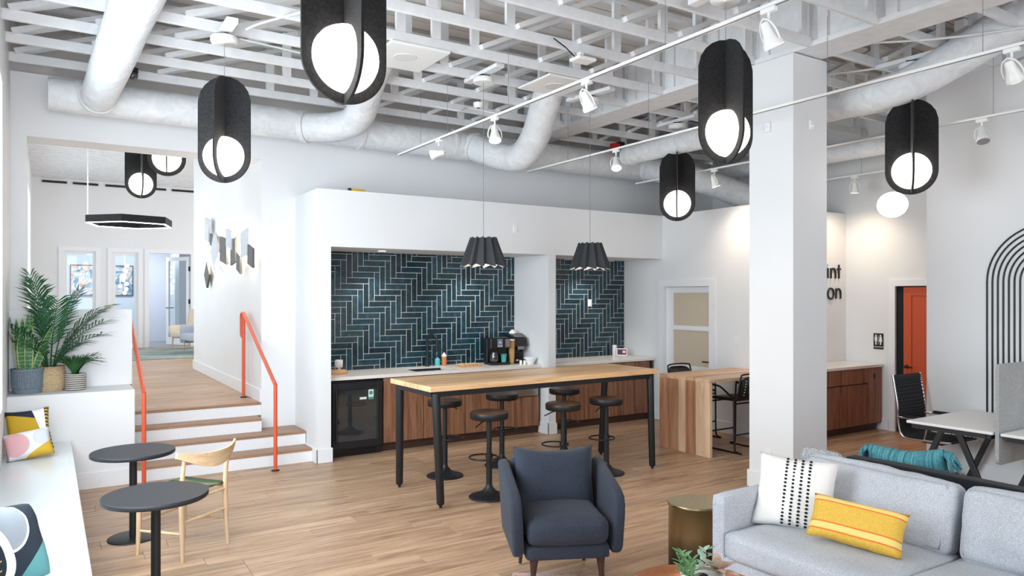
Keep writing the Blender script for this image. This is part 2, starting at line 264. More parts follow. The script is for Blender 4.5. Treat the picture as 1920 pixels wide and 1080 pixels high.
# ---------------------------------------------------------------- mesh helpers
class MB:
    def __init__(s): s.v = []; s.f = []; s.s = []; s.M = Matrix.Identity(4)
    def add(s, vs, fs, smooth=False):
        o = len(s.v); s.v += [tuple(s.M @ Vector(p)) for p in vs]
        for f in fs: s.f.append(tuple(i + o for i in f)); s.s.append(smooth)
        return s
    def box(s, c, d, bev=0.0, R=None):
        hx, hy, hz = d[0] / 2, d[1] / 2, d[2] / 2; R = R or Matrix.Identity(3); c = Vector(c)
        b = min(bev, hx * 0.98, hy * 0.98, hz * 0.98)
        if b <= 0:
            vs = [c + R @ Vector((x * hx, y * hy, z * hz)) for x in (-1, 1) for y in (-1, 1) for z in (-1, 1)]
            return s.add(vs, [(0, 1, 3, 2), (4, 6, 7, 5), (0, 4, 5, 1), (2, 3, 7, 6), (0, 2, 6, 4), (1, 5, 7, 3)])
        vs = []; idx = {}
        for x in (-1, 1):
            for y in (-1, 1):
                for z in (-1, 1):
                    for a in range(3):
                        p = [x * (hx - b), y * (hy - b), z * (hz - b)]; p[a] = (x, y, z)[a] * (hx, hy, hz)[a]
                        idx[(x, y, z, a)] = len(vs); vs.append(c + R @ Vector(p))
        fs = []
        for a in range(3):
            o1, o2 = [k for k in range(3) if k != a]
            for sg in (-1, 1):
                q = []
                for u, w in ((-1, -1), (1, -1), (1, 1), (-1, 1)):
                    k = [0, 0, 0]; k[a] = sg; k[o1] = u; k[o2] = w; q.append(idx[(*k, a)])
                fs.append(tuple(q))
        for a in range(3):
            o1, o2 = [k for k in range(3) if k != a]
            for u in (-1, 1):
                for w in (-1, 1):
                    k0 = [0, 0, 0]; k1 = [0, 0, 0]; k0[a] = -1; k1[a] = 1
                    for k in (k0, k1): k[o1] = u; k[o2] = w
                    fs.append((idx[(*k0, o1)], idx[(*k1, o1)], idx[(*k1, o2)], idx[(*k0, o2)]))
        for x in (-1, 1):
            for y in (-1, 1):
                for z in (-1, 1): fs.append((idx[(x, y, z, 0)], idx[(x, y, z, 1)], idx[(x, y, z, 2)]))
        return s.add(vs, fs)
    def bb(s, x0, x1, y0, y1, z0, z1, bev=0.0):
        return s.box(((x0 + x1) / 2, (y0 + y1) / 2, (z0 + z1) / 2), (x1 - x0, y1 - y0, z1 - z0), bev)
    def beam(s, p, q, w, h, bev=0.0, up=(0, 0, 1)):
        p, q = Vector(p), Vector(q); d = (q - p); L = d.length; d.normalize(); up = Vector(up)
        x = d.cross(up)
        if x.length < 1e-4: x = d.cross(Vector((0, 1, 0)))
        x.normalize(); z = x.cross(d); R = Matrix((x, d, z)).transposed()
        return s.box((p + q) / 2, (w, L, h), bev, R)
    def tube(s, pts, r, n=10, closed=False, cap=True):
        pts = [Vector(p) for p in pts]; N = len(pts); rs = r if isinstance(r, (list, tuple)) else [r] * N
        tang = []
        for i in range(N):
            a = pts[(i - 1) % N] if (closed or i > 0) else pts[i]; b = pts[(i + 1) % N] if (closed or i < N - 1) else pts[i]
            tang.append((b - a).normalized())
        nrm = tang[0].orthogonal().normalized(); vs = []; fs = []
        for i in range(N):
            nrm = (nrm - tang[i] * nrm.dot(tang[i])).normalized(); bn = tang[i].cross(nrm)
            for k in range(n):
                a = 2 * pi * k / n; vs.append(pts[i] + (nrm * cos(a) + bn * sin(a)) * rs[i])
        for i in range(N if closed else N - 1):
            j = (i + 1) % N
            for k in range(n): fs.append((i * n + k, i * n + (k + 1) % n, j * n + (k + 1) % n, j * n + k))
        s.add(vs, fs, True)
        if cap and not closed:
            o = [vs[k] for k in range(n)]; e = [vs[(N - 1) * n + k] for k in range(n)]
            s.add(o, [tuple(range(n))[::-1]]); s.add(e, [tuple(range(n))])
        return s
    def cyl(s, p, q, r, r2=None, n=16): return s.tube([p, q], [r, r if r2 is None else r2], n)
    def lathe(s, prof, n=24, c=(0, 0, 0), smooth=True):
        vs = []; fs = []
        for r, z in prof:
            for k in range(n):
                a = 2 * pi * k / n; vs.append((c[0] + r * cos(a), c[1] + r * sin(a), c[2] + z))
        for i in range(len(prof) - 1):
            for k in range(n): fs.append((i * n + k, i * n + (k + 1) % n, (i + 1) * n + (k + 1) % n, (i + 1) * n + k))
        s.add(vs, fs, smooth)
        for i in (0, len(prof) - 1):
            if prof[i][0] > 1e-5: s.add([vs[i * n + k] for k in range(n)], [tuple(range(n))])
        return s
    def sphere(s, c, r, n=20, m=12, sq=(1, 1, 1)):
        prof = [(max(1e-6, r * sin(pi * i / m)), -r * cos(pi * i / m)) for i in range(m + 1)]
        o = len(s.v); vs = []; fs = []
        for rr, z in prof:
            for k in range(n):
                a = 2 * pi * k / n; vs.append((c[0] + rr * cos(a) * sq[0], c[1] + rr * sin(a) * sq[1], c[2] + z * sq[2]))
        for i in range(m):
            for k in range(n): fs.append((i * n + k, i * n + (k + 1) % n, (i + 1) * n + (k + 1) % n, (i + 1) * n + k))
        return s.add(vs, fs, True)
    def prism(s, poly, t, plane='XY', off=0.0):
        """extrude a 2D polygon by thickness t starting at off along the plane normal"""
        put = {'XY': lambda a, b, c: (a, b, c), 'XZ': lambda a, b, c: (a, c, b), 'YZ': lambda a, b, c: (c, a, b)}[plane]
        n = len(poly); vs = [put(a, b, off) for a, b in poly] + [put(a, b, off + t) for a, b in poly]
        fs = [tuple(range(n))[::-1], tuple(range(n, 2 * n))] + [(i, (i + 1) % n, n + (i + 1) % n, n + i) for i in range(n)]
        return s.add(vs, fs)
    def rbox(s, c, d, r, n=6, puff=(0, 0, 0), R=None):
        """soft upholstery block: rounded edges, bulging faces"""
        R = R or Matrix.Identity(3); c = Vector(c); h = [x / 2 for x in d]
        def pos(k, m=None):
            q = []
            for a in range(3):
                tt = -1 + 2 * k[a] / n; q.append(tt)
            p = Vector([q[a] * h[a] for a in range(3)])
            inner = Vector([max(-(h[a] - r), min(h[a] - r, p[a])) for a in range(3)])
            dd = p - inner
            if dd.length > 1e-9: p = inner + dd.normalized() * min(r, dd.length if sum(abs(x) > 1e-9 for x in dd) == 1 else r)
            for a in range(3):
                o1, o2 = [x for x in range(3) if x != a]
                p[a] += puff[a] * q[a] * (1 - q[o1] ** 2) * (1 - q[o2] ** 2)
            return c + R @ p
        # non-uniform parameter so that edges receive loops
        vs = []; ix = {}; fs = []
        def key(k):
            if k not in ix: ix[k] = len(vs); vs.append(pos(k))
            return ix[k]
        for a in range(3):
            o1, o2 = [x for x in range(3) if x != a]
            for e in (0, n):
                for i in range(n):
                    for j in range(n):
                        q = []
                        for di, dj in ((0, 0), (1, 0), (1, 1), (0, 1)):
                            k = [0, 0, 0]; k[a] = e; k[o1] = i + di; k[o2] = j + dj; q.append(key(tuple(k)))
                        flip = (e == 0) ^ (a == 1)
                        fs.append(tuple(q[::-1]) if flip else tuple(q))
        return s.add(vs, fs, True)
    def pillow(s, w, h, t, n=18, ears=0.09, dent=0.0, wr=0.0):
        vs = []; fs = []; ix = {}
        for side in (1, -1):
            for i in range(n + 1):
                for j in range(n + 1):
                    x = -1 + 2 * i / n; y = -1 + 2 * j / n; edge = i in (0, n) or j in (0, n)
                    if edge and side == -1: ix[(side, i, j)] = ix[(1, i, j)]; continue
                    px = x * w / 2 * (1 - ears * (1 - y * y) * abs(x) ** 2); py = y * h / 2 * (1 - ears * (1 - x * x) * abs(y) ** 2)
                    th = t / 2 * sqrt(max(0, (1 - x ** 4) * (1 - y ** 4))) ** 0.9
                    if y > 0 and dent: py -= dent * h * (1 - x * x) ** 1.5 * y
                    pz = side * th * (1 + wr * sin(7 * x + 3 * y) * cos(5 * y - 2 * x))
                    ix[(side, i, j)] = len(vs); vs.append((px, py, pz))
            for i in range(n):
                for j in range(n):
                    q = [ix[(side, i, j)], ix[(side, i + 1, j)], ix[(side, i + 1, j + 1)], ix[(side, i, j + 1)]]
                    fs.append(tuple(q) if side == 1 else tuple(q[::-1]))
        return s.add(vs, fs, True)
    def build(s, name, mat, parent=None, loc=(0, 0, 0), rot=(0, 0, 0), mesh_only=False, fixn=True):
        me = bpy.data.meshes.new(name); me.from_pydata(s.v, [], s.f); me.polygons.foreach_set('use_smooth', s.s)
        if fixn:
            bm = bmesh.new(); bm.from_mesh(me); bmesh.ops.recalc_face_normals(bm, faces=bm.faces); bm.to_mesh(me); bm.free()
        me.materials.append(M[mat] if isinstance(mat, str) else mat); me.update()
        if mesh_only: return me
        return inst(name, me, parent, loc, rot)

def inst(name, me, parent=None, loc=(0, 0, 0), rot=(0, 0, 0)):
    o = bpy.data.objects.new(name, me); COL.objects.link(o); o.location = loc; o.rotation_euler = rot
    if parent: o.parent = parent
    return o
def empty(name, loc=(0, 0, 0), rz=0, parent=None, rot=None):
    o = bpy.data.objects.new(name, None); COL.objects.link(o); o.location = loc; o.rotation_euler = rot or (0, 0, rz); o.empty_display_size = 0.1
    if parent: o.parent = parent
    return o
def tag(o, label, cat, group=None, kind=None):
    o['label'] = label; o['category'] = cat
    if group: o['group'] = group
    if kind: o['kind'] = kind
    return o
def struct(o, label=None):
    o['kind'] = 'structure'
    if label: o['label'] = label
    return o
def dup(src, loc, rz=0, label=None, group=None, rot=None):
    def rec(o, par):
        c = o.copy(); COL.objects.link(c)
        if par: c.parent = par
        for ch in o.children: rec(ch, c)
        return c
    r = rec(src, None); r.location = loc; r.rotation_euler = rot or (0, 0, rz)
    if label: r['label'] = label
    if group: r['group'] = group
    return r
def B(x0, x1, y0, y1, z0, z1, bev=0.0): return MB().bb(x0, x1, y0, y1, z0, z1, bev)
def aim(loc, tgt): return (Vector(tgt) - Vector(loc)).to_track_quat('-Z', 'Y').to_euler()

# ---------------------------------------------------------------- room shell
ZC = 4.25          # underside of the ceiling trusses
XL, YB = -0.33, 9.10   # left wall, back wall
fl = struct(B(XL - 0.3, 10.4, -3.6, 9.1, -0.16, -0.014).build('floor', 'floor'), 'oak plank floor of the lounge')
W, L = 0.195, 1.62
pm_full = MB().box((0, 0, -0.007), (L - 0.002, W - 0.002, 0.014), 0.0012).build('floorboard', 'floor', mesh_only=True)
rest = MB(); nb = 0
for j in range(-18, 36):
    y = 2.2 + (j + 0.5) * W
    if y > 8.98: continue
    x = XL - rnd.random() * L
    while x < 10.1:
        x0, x1 = max(x, XL), min(x + L, 10.12)
        vis = y > 2.5 and (0.8425 * y + 0.5387 * x1) > 4.6 and x1 < 8.6 and not (y < 3.2 and x0 > 3.2)
        if x1 - x0 > 0.05:
            if vis and nb < 296:
                nb += 1
                if x1 - x0 > L - 0.01: inst('floorboard', pm_full, fl, ((x0 + x1) / 2, y, 0))
                else: MB().box((0, 0, -0.007), (x1 - x0 - 0.002, W - 0.002, 0.014), 0.0012).build('floorboard', 'floor', fl, ((x0 + x1) / 2, y, 0))
            else: rest.box(((x0 + x1) / 2, y, -0.007), (x1 - x0 - 0.002, W - 0.002, 0.014))
        x += L
o = rest.build('floorboards', 'floor', fl); o['kind'] = 'stuff'
ZL = 0.625
fu = struct(B(-0.4, 7.0, 9.16, 20.3, ZL - 0.25, ZL - 0.012).build('floor_rear', 'floor'), 'oak plank floor of the raised rear room')
rest = MB()
for j in range(57):
    y = 9.115 + (j + 0.5) * W; x = -0.3 - rnd.random() * L
    while x < 7:
        x0, x1 = max(x, -0.3 if y > 9.3 else 0.75), min(x + L, 7.0 if y > 14.1 else 2.19)
        if x1 - x0 > 0.05: rest.box(((x0 + x1) / 2, y, ZL - 0.006), (x1 - x0 - 0.002, W - 0.002, 0.012))
        x += L
o = rest.build('floorboards', 'floor', fu); o['kind'] = 'stuff'
struct(B(-0.4, 8.0, 20.3, 24, ZL - 0.25, ZL).build('floor_office', 'carpet'), 'grey carpet floor of the far glazed office')

# left wall with its run of windows
m = MB(); m.bb(XL - 0.18, XL, 7.35, 10.6, 0, 5.0); m.bb(XL - 0.18, XL, 10.6, 18.6, 0, 1.6); m.bb(XL - 0.18, XL, 10.6, 18.6, 4.1, 5.0); m.bb(XL - 0.18, XL, 18.6, 20.3, 0, 5.0)
struct(m.build('wall_left', 'wall'), 'white left wall beyond the window seat')
for k in range(3):  # windows added so that light reaches the passage wall
    y0 = 10.6 + k * 8 / 3; y1 = y0 + 8 / 3; m = MB()
    for a, b in ((y0, y0 + 0.06), (y1 - 0.06, y1)): m.bb(XL - 0.14, XL + 0.012, a, b, 1.6, 4.1)
    m.bb(XL - 0.14, XL + 0.012, y0 + 0.06, y1 - 0.06, 1.6, 1.67); m.bb(XL - 0.14, XL + 0.012, y0 + 0.06, y1 - 0.06, 4.03, 4.1)
    w = struct(m.build('window_%d' % (k + 6), 'trim'), 'white framed window added to light the raised room'); B(XL - 0.075, XL - 0.065, y0 + 0.06, y1 - 0.06, 1.67, 4.03).build('pane', 'glass', w)
struct(B(XL - 0.18, XL, -3.6, 7.35, 0, 0.92).build('wall_left_lower', 'wall'), 'white left wall under the windows')
struct(B(XL - 0.18, XL, -3.6, 7.35, 3.75, 5.0).build('wall_left_upper', 'wall'), 'white left wall over the windows')
for k, (y0, y1) in enumerate(((-3.0, 0.4), (0.4, 3.9), (3.9, 7.35))):
    m = MB()
    for a, b in ((y0, y0 + 0.06), (y1 - 0.06, y1)): m.bb(XL - 0.14, XL + 0.012, a, b, 0.92, 3.75)
    m.bb(XL - 0.14, XL + 0.012, y0 + 0.06, y1 - 0.06, 0.92, 0.99); m.bb(XL - 0.14, XL + 0.012, y0 + 0.06, y1 - 0.06, 3.68, 3.75); m.bb(XL - 0.12, XL - 0.02, y0 + 0.06, y1 - 0.06, 2.78, 2.84)
    w = struct(m.build('window_%d' % (k + 1), 'trim'), 'tall white framed window over the bench')
    B(XL - 0.075, XL - 0.065, y0 + 0.06, y1 - 0.06, 0.99, 3.68).build('pane', 'glass', w)

# back wall (y = 9.1): pieces around the opening to the raised room
m = MB(); m.bb(XL, -0.187, YB, YB + 0.42, 0, ZC); m.bb(-0.187, 2.19, YB, YB + 0.42, 3.59, ZC)
struct(m.build('wall_back_left', 'wall'), 'white back wall around the opening to the raised room')
struct(B(2.19, 10.3, YB, YB + 0.16, 0, ZC).build('wall_back', 'wall'), 'white back wall behind the kitchen')
struct(B(XL, 10.3, YB + 0.10, YB + 0.2, ZC, 5.0).build('wall_back_upper', 'deck'), 'wall strip above the back wall, coloured grey for shade')  # greyer deck colour stands for the shaded recess over the wall
# passage side wall with the sculpture
struct(B(2.19, 2.42, YB + 0.16, 13.96, ZL - 0.3, 4.8).build('wall_passage', 'wall'), 'white wall along the passage carrying the tile sculpture')
m = MB(); m.prism([(0, 0), (0.018, 0), (0.018, 0.15), (0.012, 0.165), (0, 0.165)], 13.97 - 9.1, 'XZ', 0)
m = MB(); m.bb(2.172, 2.19, YB - 0.0, 13.975, ZL, ZL + 0.16, 0.004); m.bb(2.175, 2.42, 13.96, 13.978, ZL, ZL + 0.16, 0.004)
struct(m.build('baseboard_passage', 'trim'), 'white baseboard along the passage wall')
# kitchen bulkhead, piers
struct(B(2.60, 2.757, 8.2, YB, 0, 3.157).build('wall_pier_left', 'wall'), 'white pier at the left end of the kitchen')
struct(B(5.842, 5.965, 8.2, YB, 0, 2.492).build('wall_pier_middle', 'wall'), 'narrow white pier between the two tiled niches')
bh = struct(B(2.757, 8.0, 8.2, YB, 2.492, 3.157).build('wall_bulkhead', 'wall'), 'white bulkhead over the kitchen niche')
m = MB(); m.bb(2.582, 2.60, 8.182, 8.98, 0, 0.165, 0.005); m.bb(2.582, 2.775, 8.182, 8.2, 0, 0.165, 0.005); m.bb(2.757, 2.775, 8.2, 8.42, 0, 0.165, 0.005)
struct(m.build('baseboard_pier', 'trim'), 'white baseboard around the left kitchen pier')
m = MB(); m.bb(5.826, 5.842, 8.184, 8.42, 0, 0.165, 0.004); m.bb(5.826, 5.981, 8.184, 8.2, 0, 0.165, 0.004); m.bb(5.965, 5.981, 8.2, 8.42, 0, 0.165, 0.004)
struct(m.build('baseboard_pier_middle', 'trim'), 'white baseboard around the narrow kitchen pier')
# right block: wall A (x=8) with the glazed door, wall B (y=6.5) with the lettering, wall C (x=10.12)
m = MB(); m.bb(8.0, 8.16, 8.16, YB, 0, 3.157); m.bb(8.0, 8.16, 7.25, 8.16, 2.06, 3.157); m.bb(8.0, 8.16, 6.5, 7.25, 0, 3.157)
wa = struct(m.build('wall_right_low', 'wall'), 'white partition with the frosted glass door')
m = MB(); m.bb(7.984, 8.0, 8.31, 8.42, 0, 0.165, 0.004); m.bb(7.984, 8.0, 6.484, 7.17, 0, 0.165, 0.004); m.bb(7.984, 8.6, 6.484, 6.5, 0, 0.165, 0.004)
struct(m.build('baseboard_right', 'trim'), 'white baseboard of the partition by the frosted door')
struct(B(8.16, 10.12, 6.5, 6.66, 0, 3.157).build('wall_lettering', 'wall'), 'white wall carrying the black lettering')
struct(B(8.16, 10.3, 6.66, YB, 3.03, 3.10).build('ceiling_low_box', 'wall'), 'flat top of the low office box')
m = MB(); m.bb(10.12, 10.3, 5.74, YB, 0, 4.9); m.bb(10.12, 10.3, 4.78, 5.74, 2.06, 4.9); m.bb(10.12, 10.3, 3.9, 4.78, 0, 4.9)
struct(m.build('wall_corridor', 'wall'), 'white corridor wall with the orange door')
struct(B(8.28, 10.3, 3.95, 4.05, 0, 4.9).build('wall_corridor_end', 'wall'), 'white end wall of the corridor')
struct(B(10.30, 10.36, 4.6, 5.9, 0, 2.3).build('wall_behind_door', 'dark'), 'near-black sheet standing for the dark room behind the orange door')  # darkness of the unlit room is put into the sheet's colour
m = MB(); m.bb(10.104, 10.12, 5.84, 6.0, 0, 0.165, 0.004)
struct(m.build('baseboard_corridor', 'trim'), 'white baseboard left of the orange door')
struct(B(8.1, 8.28, -3.6, 4.25, 0, ZC).build('wall_right', 'wall'), 'white right wall carrying the arch artwork')
m = MB(); m.bb(8.082, 8.1, -3.6, 4.268, 0, 0.2, 0.005); m.bb(8.1, 8.28, 4.25, 4.268, 0, 0.2, 0.005)
struct(m.build('baseboard_art', 'trim'), 'white baseboard of the right wall')
# column
col = struct(B(5.976, 6.50, 4.38, 4.892, 0, ZC - 0.012).build('column', 'wall'), 'square white column in the middle of the room')
m = MB()
for a in ((5.958, 6.518, 4.362, 4.38), (5.958, 6.518, 4.892, 4.91), (5.958, 5.976, 4.38, 4.892), (6.5, 6.518, 4.38, 4.892)): m.bb(a[0], a[1], a[2], a[3], 0, 0.17, 0.004)
m.build('column_base', 'trim', col)
# rear room
struct(B(-0.4, 7.0, YB + 0.1, 24, 4.74, 4.84).build('ceiling_rear', 'ceil'), 'white slatted ceiling of the raised rear room')
rc = bpy.data.objects['ceiling_rear']; m = MB()
for k in range(44): m.bb(-0.33, 7.0, 9.4 + k * 0.25, 9.4 + k * 0.25 + 0.2, 4.705, 4.74)
o = m.build('ceiling_slats', 'ceil', rc); o['kind'] = 'stuff'
YF = 20.3
m = MB(); m.bb(-0.4, 0.31, YF, YF + 0.15, ZL, 4.74); m.bb(0.31, 3.12, YF, YF + 0.15, 3.0, 4.74); m.bb(3.12, 7.0, YF, YF + 0.15, ZL, 4.74)
m.bb(0.98, 1.33, YF, YF + 0.15, ZL, 3.0); m.bb(1.90, 2.14, YF, YF + 0.15, ZL, 3.0)
struct(m.build('wall_far', 'wall'), 'white glazed partition across the far end of the raised room')
for k, (a, b) in enumerate(((0.31, 0.98), (1.33, 1.90))):
    m = MB(); zt = 3.0; t_ = 0.07
    m.bb(a, a + t_, YF + 0.03, YF + 0.12, ZL, zt); m.bb(b - t_, b, YF + 0.03, YF + 0.12, ZL, zt); m.bb(a + t_, b - t_, YF + 0.03, YF + 0.12, zt - t_, zt); m.bb(a + t_, b - t_, YF + 0.03, YF + 0.12, ZL, ZL + 0.12)
    for c0, c1 in ((a - 0.1, a), (b, b + 0.1)): m.bb(c0, c1, YF - 0.02, YF, ZL, zt + 0.1)
    m.bb(a, b, YF - 0.02, YF, zt, zt + 0.1)
    w = struct(m.build('window_%d' % (k + 4), 'trim'), ('left' if k == 0 else 'right') + ' office window in the far partition'); B(a + t_, b - t_, YF + 0.07, YF + 0.08, ZL + 0.12, zt - t_).build('pane', 'glass', w)
m = MB(); m.bb(2.04, 2.14, YF - 0.02, YF, ZL, 3.1); m.bb(3.12, 3.22, YF - 0.02, YF, ZL, 3.1); m.bb(2.14, 3.12, YF - 0.02, YF, 3.0, 3.1)
struct(m.build('trim_1', 'trim'), 'white casing of the far office doorway')
d = struct(empty('door_1', (3.10, YF + 0.16, ZL), radians(118)), 'open white glazed door of the far office')
m = MB(); m.bb(0, 0.1, -0.02, 0.02, 0.01, 2.32); m.bb(0.82, 0.92, -0.02, 0.02, 0.01, 2.32); m.bb(0.1, 0.82, -0.02, 0.02, 2.22, 2.32); m.bb(0.1, 0.82, -0.02, 0.02, 0.01, 0.2)
m.build('door_frame', 'trim', d); B(0.1, 0.82, -0.005, 0.005, 0.2, 2.22).build('pane', 'glass', d)
m = MB(); m.tube([(0.86, -0.03, 0.98), (0.86, -0.07, 0.98), (0.74, -0.07, 0.98)], 0.011, 8); m.tube([(0.86, 0.03, 0.98), (0.86, 0.07, 0.98), (0.74, 0.07, 0.98)], 0.011, 8); m.build('door_handle', 'black', d)
m = MB()
for z in (0.3, 1.15, 2.0): m.bb(-0.025, 0.0, -0.03, 0.03, z - 0.06, z + 0.06)
m.build('hinge', 'black', d)
struct(B(-0.4, 8.0, 23.0, 23.1, ZL, 4.74).build('wall_office', 'bluewall'), 'pale blue back wall of the far office')
struct(B(2.9, 3.0, YF + 1.2, 23.0, ZL, 3.2).build('wall_office_side', 'bluewall'), 'pale blue side wall of the far office')

# ---------------------------------------------------------------- ceiling trusses
ce = struct(B(XL - 0.3, 10.4, -3.6, YB + 0.2, 4.94, 5.0).build('ceiling', 'deck'), 'open ceiling of white painted trusses under a boarded deck')
ZT = 4.82
chord_l = B(XL, 6.0, -0.019, 0.019, 0, 0.09, 0.003).build('bottom_chord', 'ceil', mesh_only=True)
top_l = B(XL, 6.0, -0.045, 0.045, 0, 0.04).build('top_chord', 'ceil', mesh_only=True)
chord_r = B(6.42, 10.1, -0.019, 0.019, 0, 0.09, 0.003).build('bottom_chord', 'ceil', mesh_only=True)
top_r = B(6.42, 10.1, -0.045, 0.045, 0, 0.04).build('top_chord', 'ceil', mesh_only=True)
vweb = B(-0.045, 0.045, -0.019, 0.019, 0, ZT - ZC - 0.09).build('web', 'ceil', mesh_only=True)
def dweb(dx):
    m = MB(); m.beam((0, 0, 0.0), (dx, 0, ZT - ZC - 0.09), 0.045, 0.15, 0, (0, 1, 0)); return m.build('web', 'ceil', mesh_only=True)
d1, d2 = dweb(1.32), dweb(1.0)
for k in range(14):
    y = 8.735 - 0.645 * k
    tr = empty('ceiling_truss', (0, y, ZC), parent=ce)
    inst('bottom_chord', chord_l, tr); inst('top_chord', top_l, tr, (0, 0, ZT - ZC))
    for x in (-0.28, 0.36, 1.0): inst('web', d1, tr, (x, 0, 0.09))
    for x in (2.2 + 0.02 * k, 2.72, 3.08, 3.5, 4.75, 5.2, 5.9): inst('web', vweb, tr, (x, 0, 0.09))
    inst('web', d2, tr, (3.55, 0, 0.09)); inst('web', d2, tr, (4.25, 0, 0.09)); inst('web', d2, tr, (4.92, 0, 0.09))
    tr2 = empty('ceiling_truss', (0, y + 0.02, ZC), parent=ce)
    inst('bottom_chord', chord_r, tr2); inst('top_chord', top_r, tr2, (0, 0, ZT - ZC))
    for x in (6.55, 7.1, 7.7, 8.4, 9.1, 9.8): inst('web', vweb, tr2, (x, 0, 0.09))
    inst('web', d1, tr2, (8.5, 0, 0.09)); inst('web', d2, tr2, (7.2, 0, 0.09))
g = MB(); g.bb(6.0, 6.42, -3.6, YB, ZC, ZC + 0.05); g.bb(6.03, 6.39, -3.6, YB, ZC + 0.05, 4.86); g.bb(6.0, 6.42, -3.6, YB, 4.86, 4.92)
gd = g.build('girder', 'ceil', ce)
st = B(0, 0.03, -0.05, 0.05, ZC + 0.05, 4.86).build('stiffener', 'ceil', mesh_only=True)
for k in range(18):
    for x in (6.0, 6.39):
        for dy in (0.0, 0.17): inst('stiffener', st, gd, (x, 8.6 - 0.645 * k + dy, 0))
m = MB()
for y in [0.4 + 0.22 * k for k in range(40)]: m.bb(XL, 10.1, y, y + 0.2, 4.915, 4.94)
o = m.build('deck_boards', 'deck', ce); o['kind'] = 'stuff'
def panel(x0, x1, y0, y1, x, y):
    p = B(x0, x1, y0, y1, ZC - 0.03, ZC - 0.005, 0.004).build('ceiling_panel', 'white', ce)
    MB().lathe([(0.11, ZC - 0.034), (0.112, ZC - 0.03)], 28, (x, y, 0)).build('speaker_grille', 'wirewhite', p)
panel(2.62, 3.22, 6.12, 6.82, 2.9, 6.45); panel(4.40, 4.98, 6.16, 6.76, 4.68, 6.45)

# ---------------------------------------------------------------- ducts
def path(pts, n=8):
    """Catmull-Rom through the points"""
    P = [Vector(p) for p in pts]; out = []
    for i in range(len(P) - 1):
        a = P[max(i - 1, 0)]; b = P[i]; c = P[i + 1]; d = P[min(i + 2, len(P) - 1)]
        for k in range(n):
            u = k / n; out.append(0.5 * ((2 * b) + (c - a) * u + (2 * a - 5 * b + 4 * c - d) * u * u + (3 * b - a - 3 * c + d) * u ** 3))
    out.append(P[-1]); return out
def duct(pts, r, n=22, wob=0.012):
    pp = path(pts, 10); m = MB(); m.tube(pp, [(r if not isinstance(r, tuple) else r[0] + (r[1] - r[0]) * i / (len(pp) - 1)) * (1 + wob * rnd.uniform(-1, 1)) for i in range(len(pp))], n); return m
def band_at(p, d, r):
    d = Vector(d).normalized(); p = Vector(p); return MB().cyl(p - d * 0.02, p + d * 0.02, r, None, 24)
du = empty('main_duct', (0, 8.72, 3.97)); tag(du, 'long white wrapped air duct running along the back wall', 'duct')
duct([(0.0, 0, 0), (0.5, 0, 0), (2, 0, 0), (4, 0, -0.01), (6, 0, -0.01), (8, 0, 0), (10.05, 0, 0)], (0.165, 0.215)).build('duct_pipe', 'duct', du)
for x in (1.45, 3.3, 4.6, 5.9, 7.3): band_at((x, 0, 0), (1, 0, 0), 0.205).build('duct_band', 'wirewhite', du)
def branch(pts, r, label):
    b = empty('branch_duct', pts[0]); o0 = Vector(pts[0]); tag(b, label, 'duct', 'branch ducts')
    duct([Vector(p) - o0 for p in pts], r).build('duct_pipe', 'duct', b)
    p, q = Vector(pts[0]) - o0, Vector(pts[1]) - o0; rr = r[0] if isinstance(r, tuple) else r
    band_at(p + (q - p) * 0.12, q - p, rr * 1.1).build('duct_collar', 'wirewhite', b)
branch([(0.42, 8.52, 3.92), (0.46, 7.9, 3.98), (0.55, 6.8, 4.17), (0.62, 6.0, 4.32), (0.70, 5.2, 4.45)], (0.155, 0.20), 'straight white duct running from the back left towards the camera')
branch([(2.55, 8.66, 3.93), (2.9, 8.35, 3.93), (3.02, 8.0, 4.0), (2.92, 7.4, 4.25), (2.9, 6.9, 4.5)], 0.17, 'white duct curving up behind the nearest black pendant')
branch([(4.85, 8.66, 3.97), (5.12, 8.25, 3.78), (5.2, 7.9, 3.75), (5.18, 7.55, 3.95), (5.08, 7.2, 4.25), (5.0, 6.9, 4.55)], 0.18, 'white duct bending down then up in the middle of the kitchen ceiling')
branch([(7.0, 7.9, 3.93), (7.0, 7.0, 3.93), (7.0, 6.0, 3.93), (7.0, 5.0, 3.93), (6.98, 4.2, 3.93), (7.03, 3.75, 4.0), (7.2, 3.0, 4.35), (7.35, 2.4, 4.7)], (0.13, 0.185), 'white duct passing behind the column and rising at the right')
branch([(9.3, 8.5, 3.95), (9.3, 7.0, 3.93), (9.3, 5.6, 3.92), (9.3, 4.2, 3.92)], 0.13, 'thin white duct over the corridor at the right')
branch([(8.0, 8.6, 3.96), (8.25, 8.1, 3.8), (8.6, 7.7, 3.62), (8.9, 7.3, 3.4), (9.1, 6.9, 3.25)], 0.19, 'white duct dropping down behind the farthest black pendant')

# ---------------------------------------------------------------- stairs, ledge, bench
RZ = ZL / 4
stt = empty('staircase', (0.75, 8.36, 0)); tag(stt, 'white riser staircase with oak treads up to the raised room', 'stairs')
for k, (x1, yf) in enumerate(((1.84, 0.0), (1.84, 0.27), (1.39, 0.52), (1.44, 0.757))):
    z = RZ * (k + 1)
    B(0, x1 if k < 3 else 1.44, yf, yf + 0.27 if k < 3 else 0.8, max(0, RZ * k - 0.0), z - 0.03).build('riser', 'trim', stt)
    if k < 3: B(0, x1 + (0.0 if k < 2 else 0.0), yf - 0.012, yf + (0.27 if k < 1 else 0.25) + (0.5 if k == 1 else 0), z - 0.03, z, 0.004).build('tread', 'tread', stt)
B(0, 1.44, 0.745, 0.80, ZL - 0.03, ZL + 0.001, 0.004).build('tread', 'tread', stt)
ld = empty('planter_ledge', (0.2, 8.6, 0)); tag(ld, 'white boxed ledge with plants beside the stairs', 'ledge')
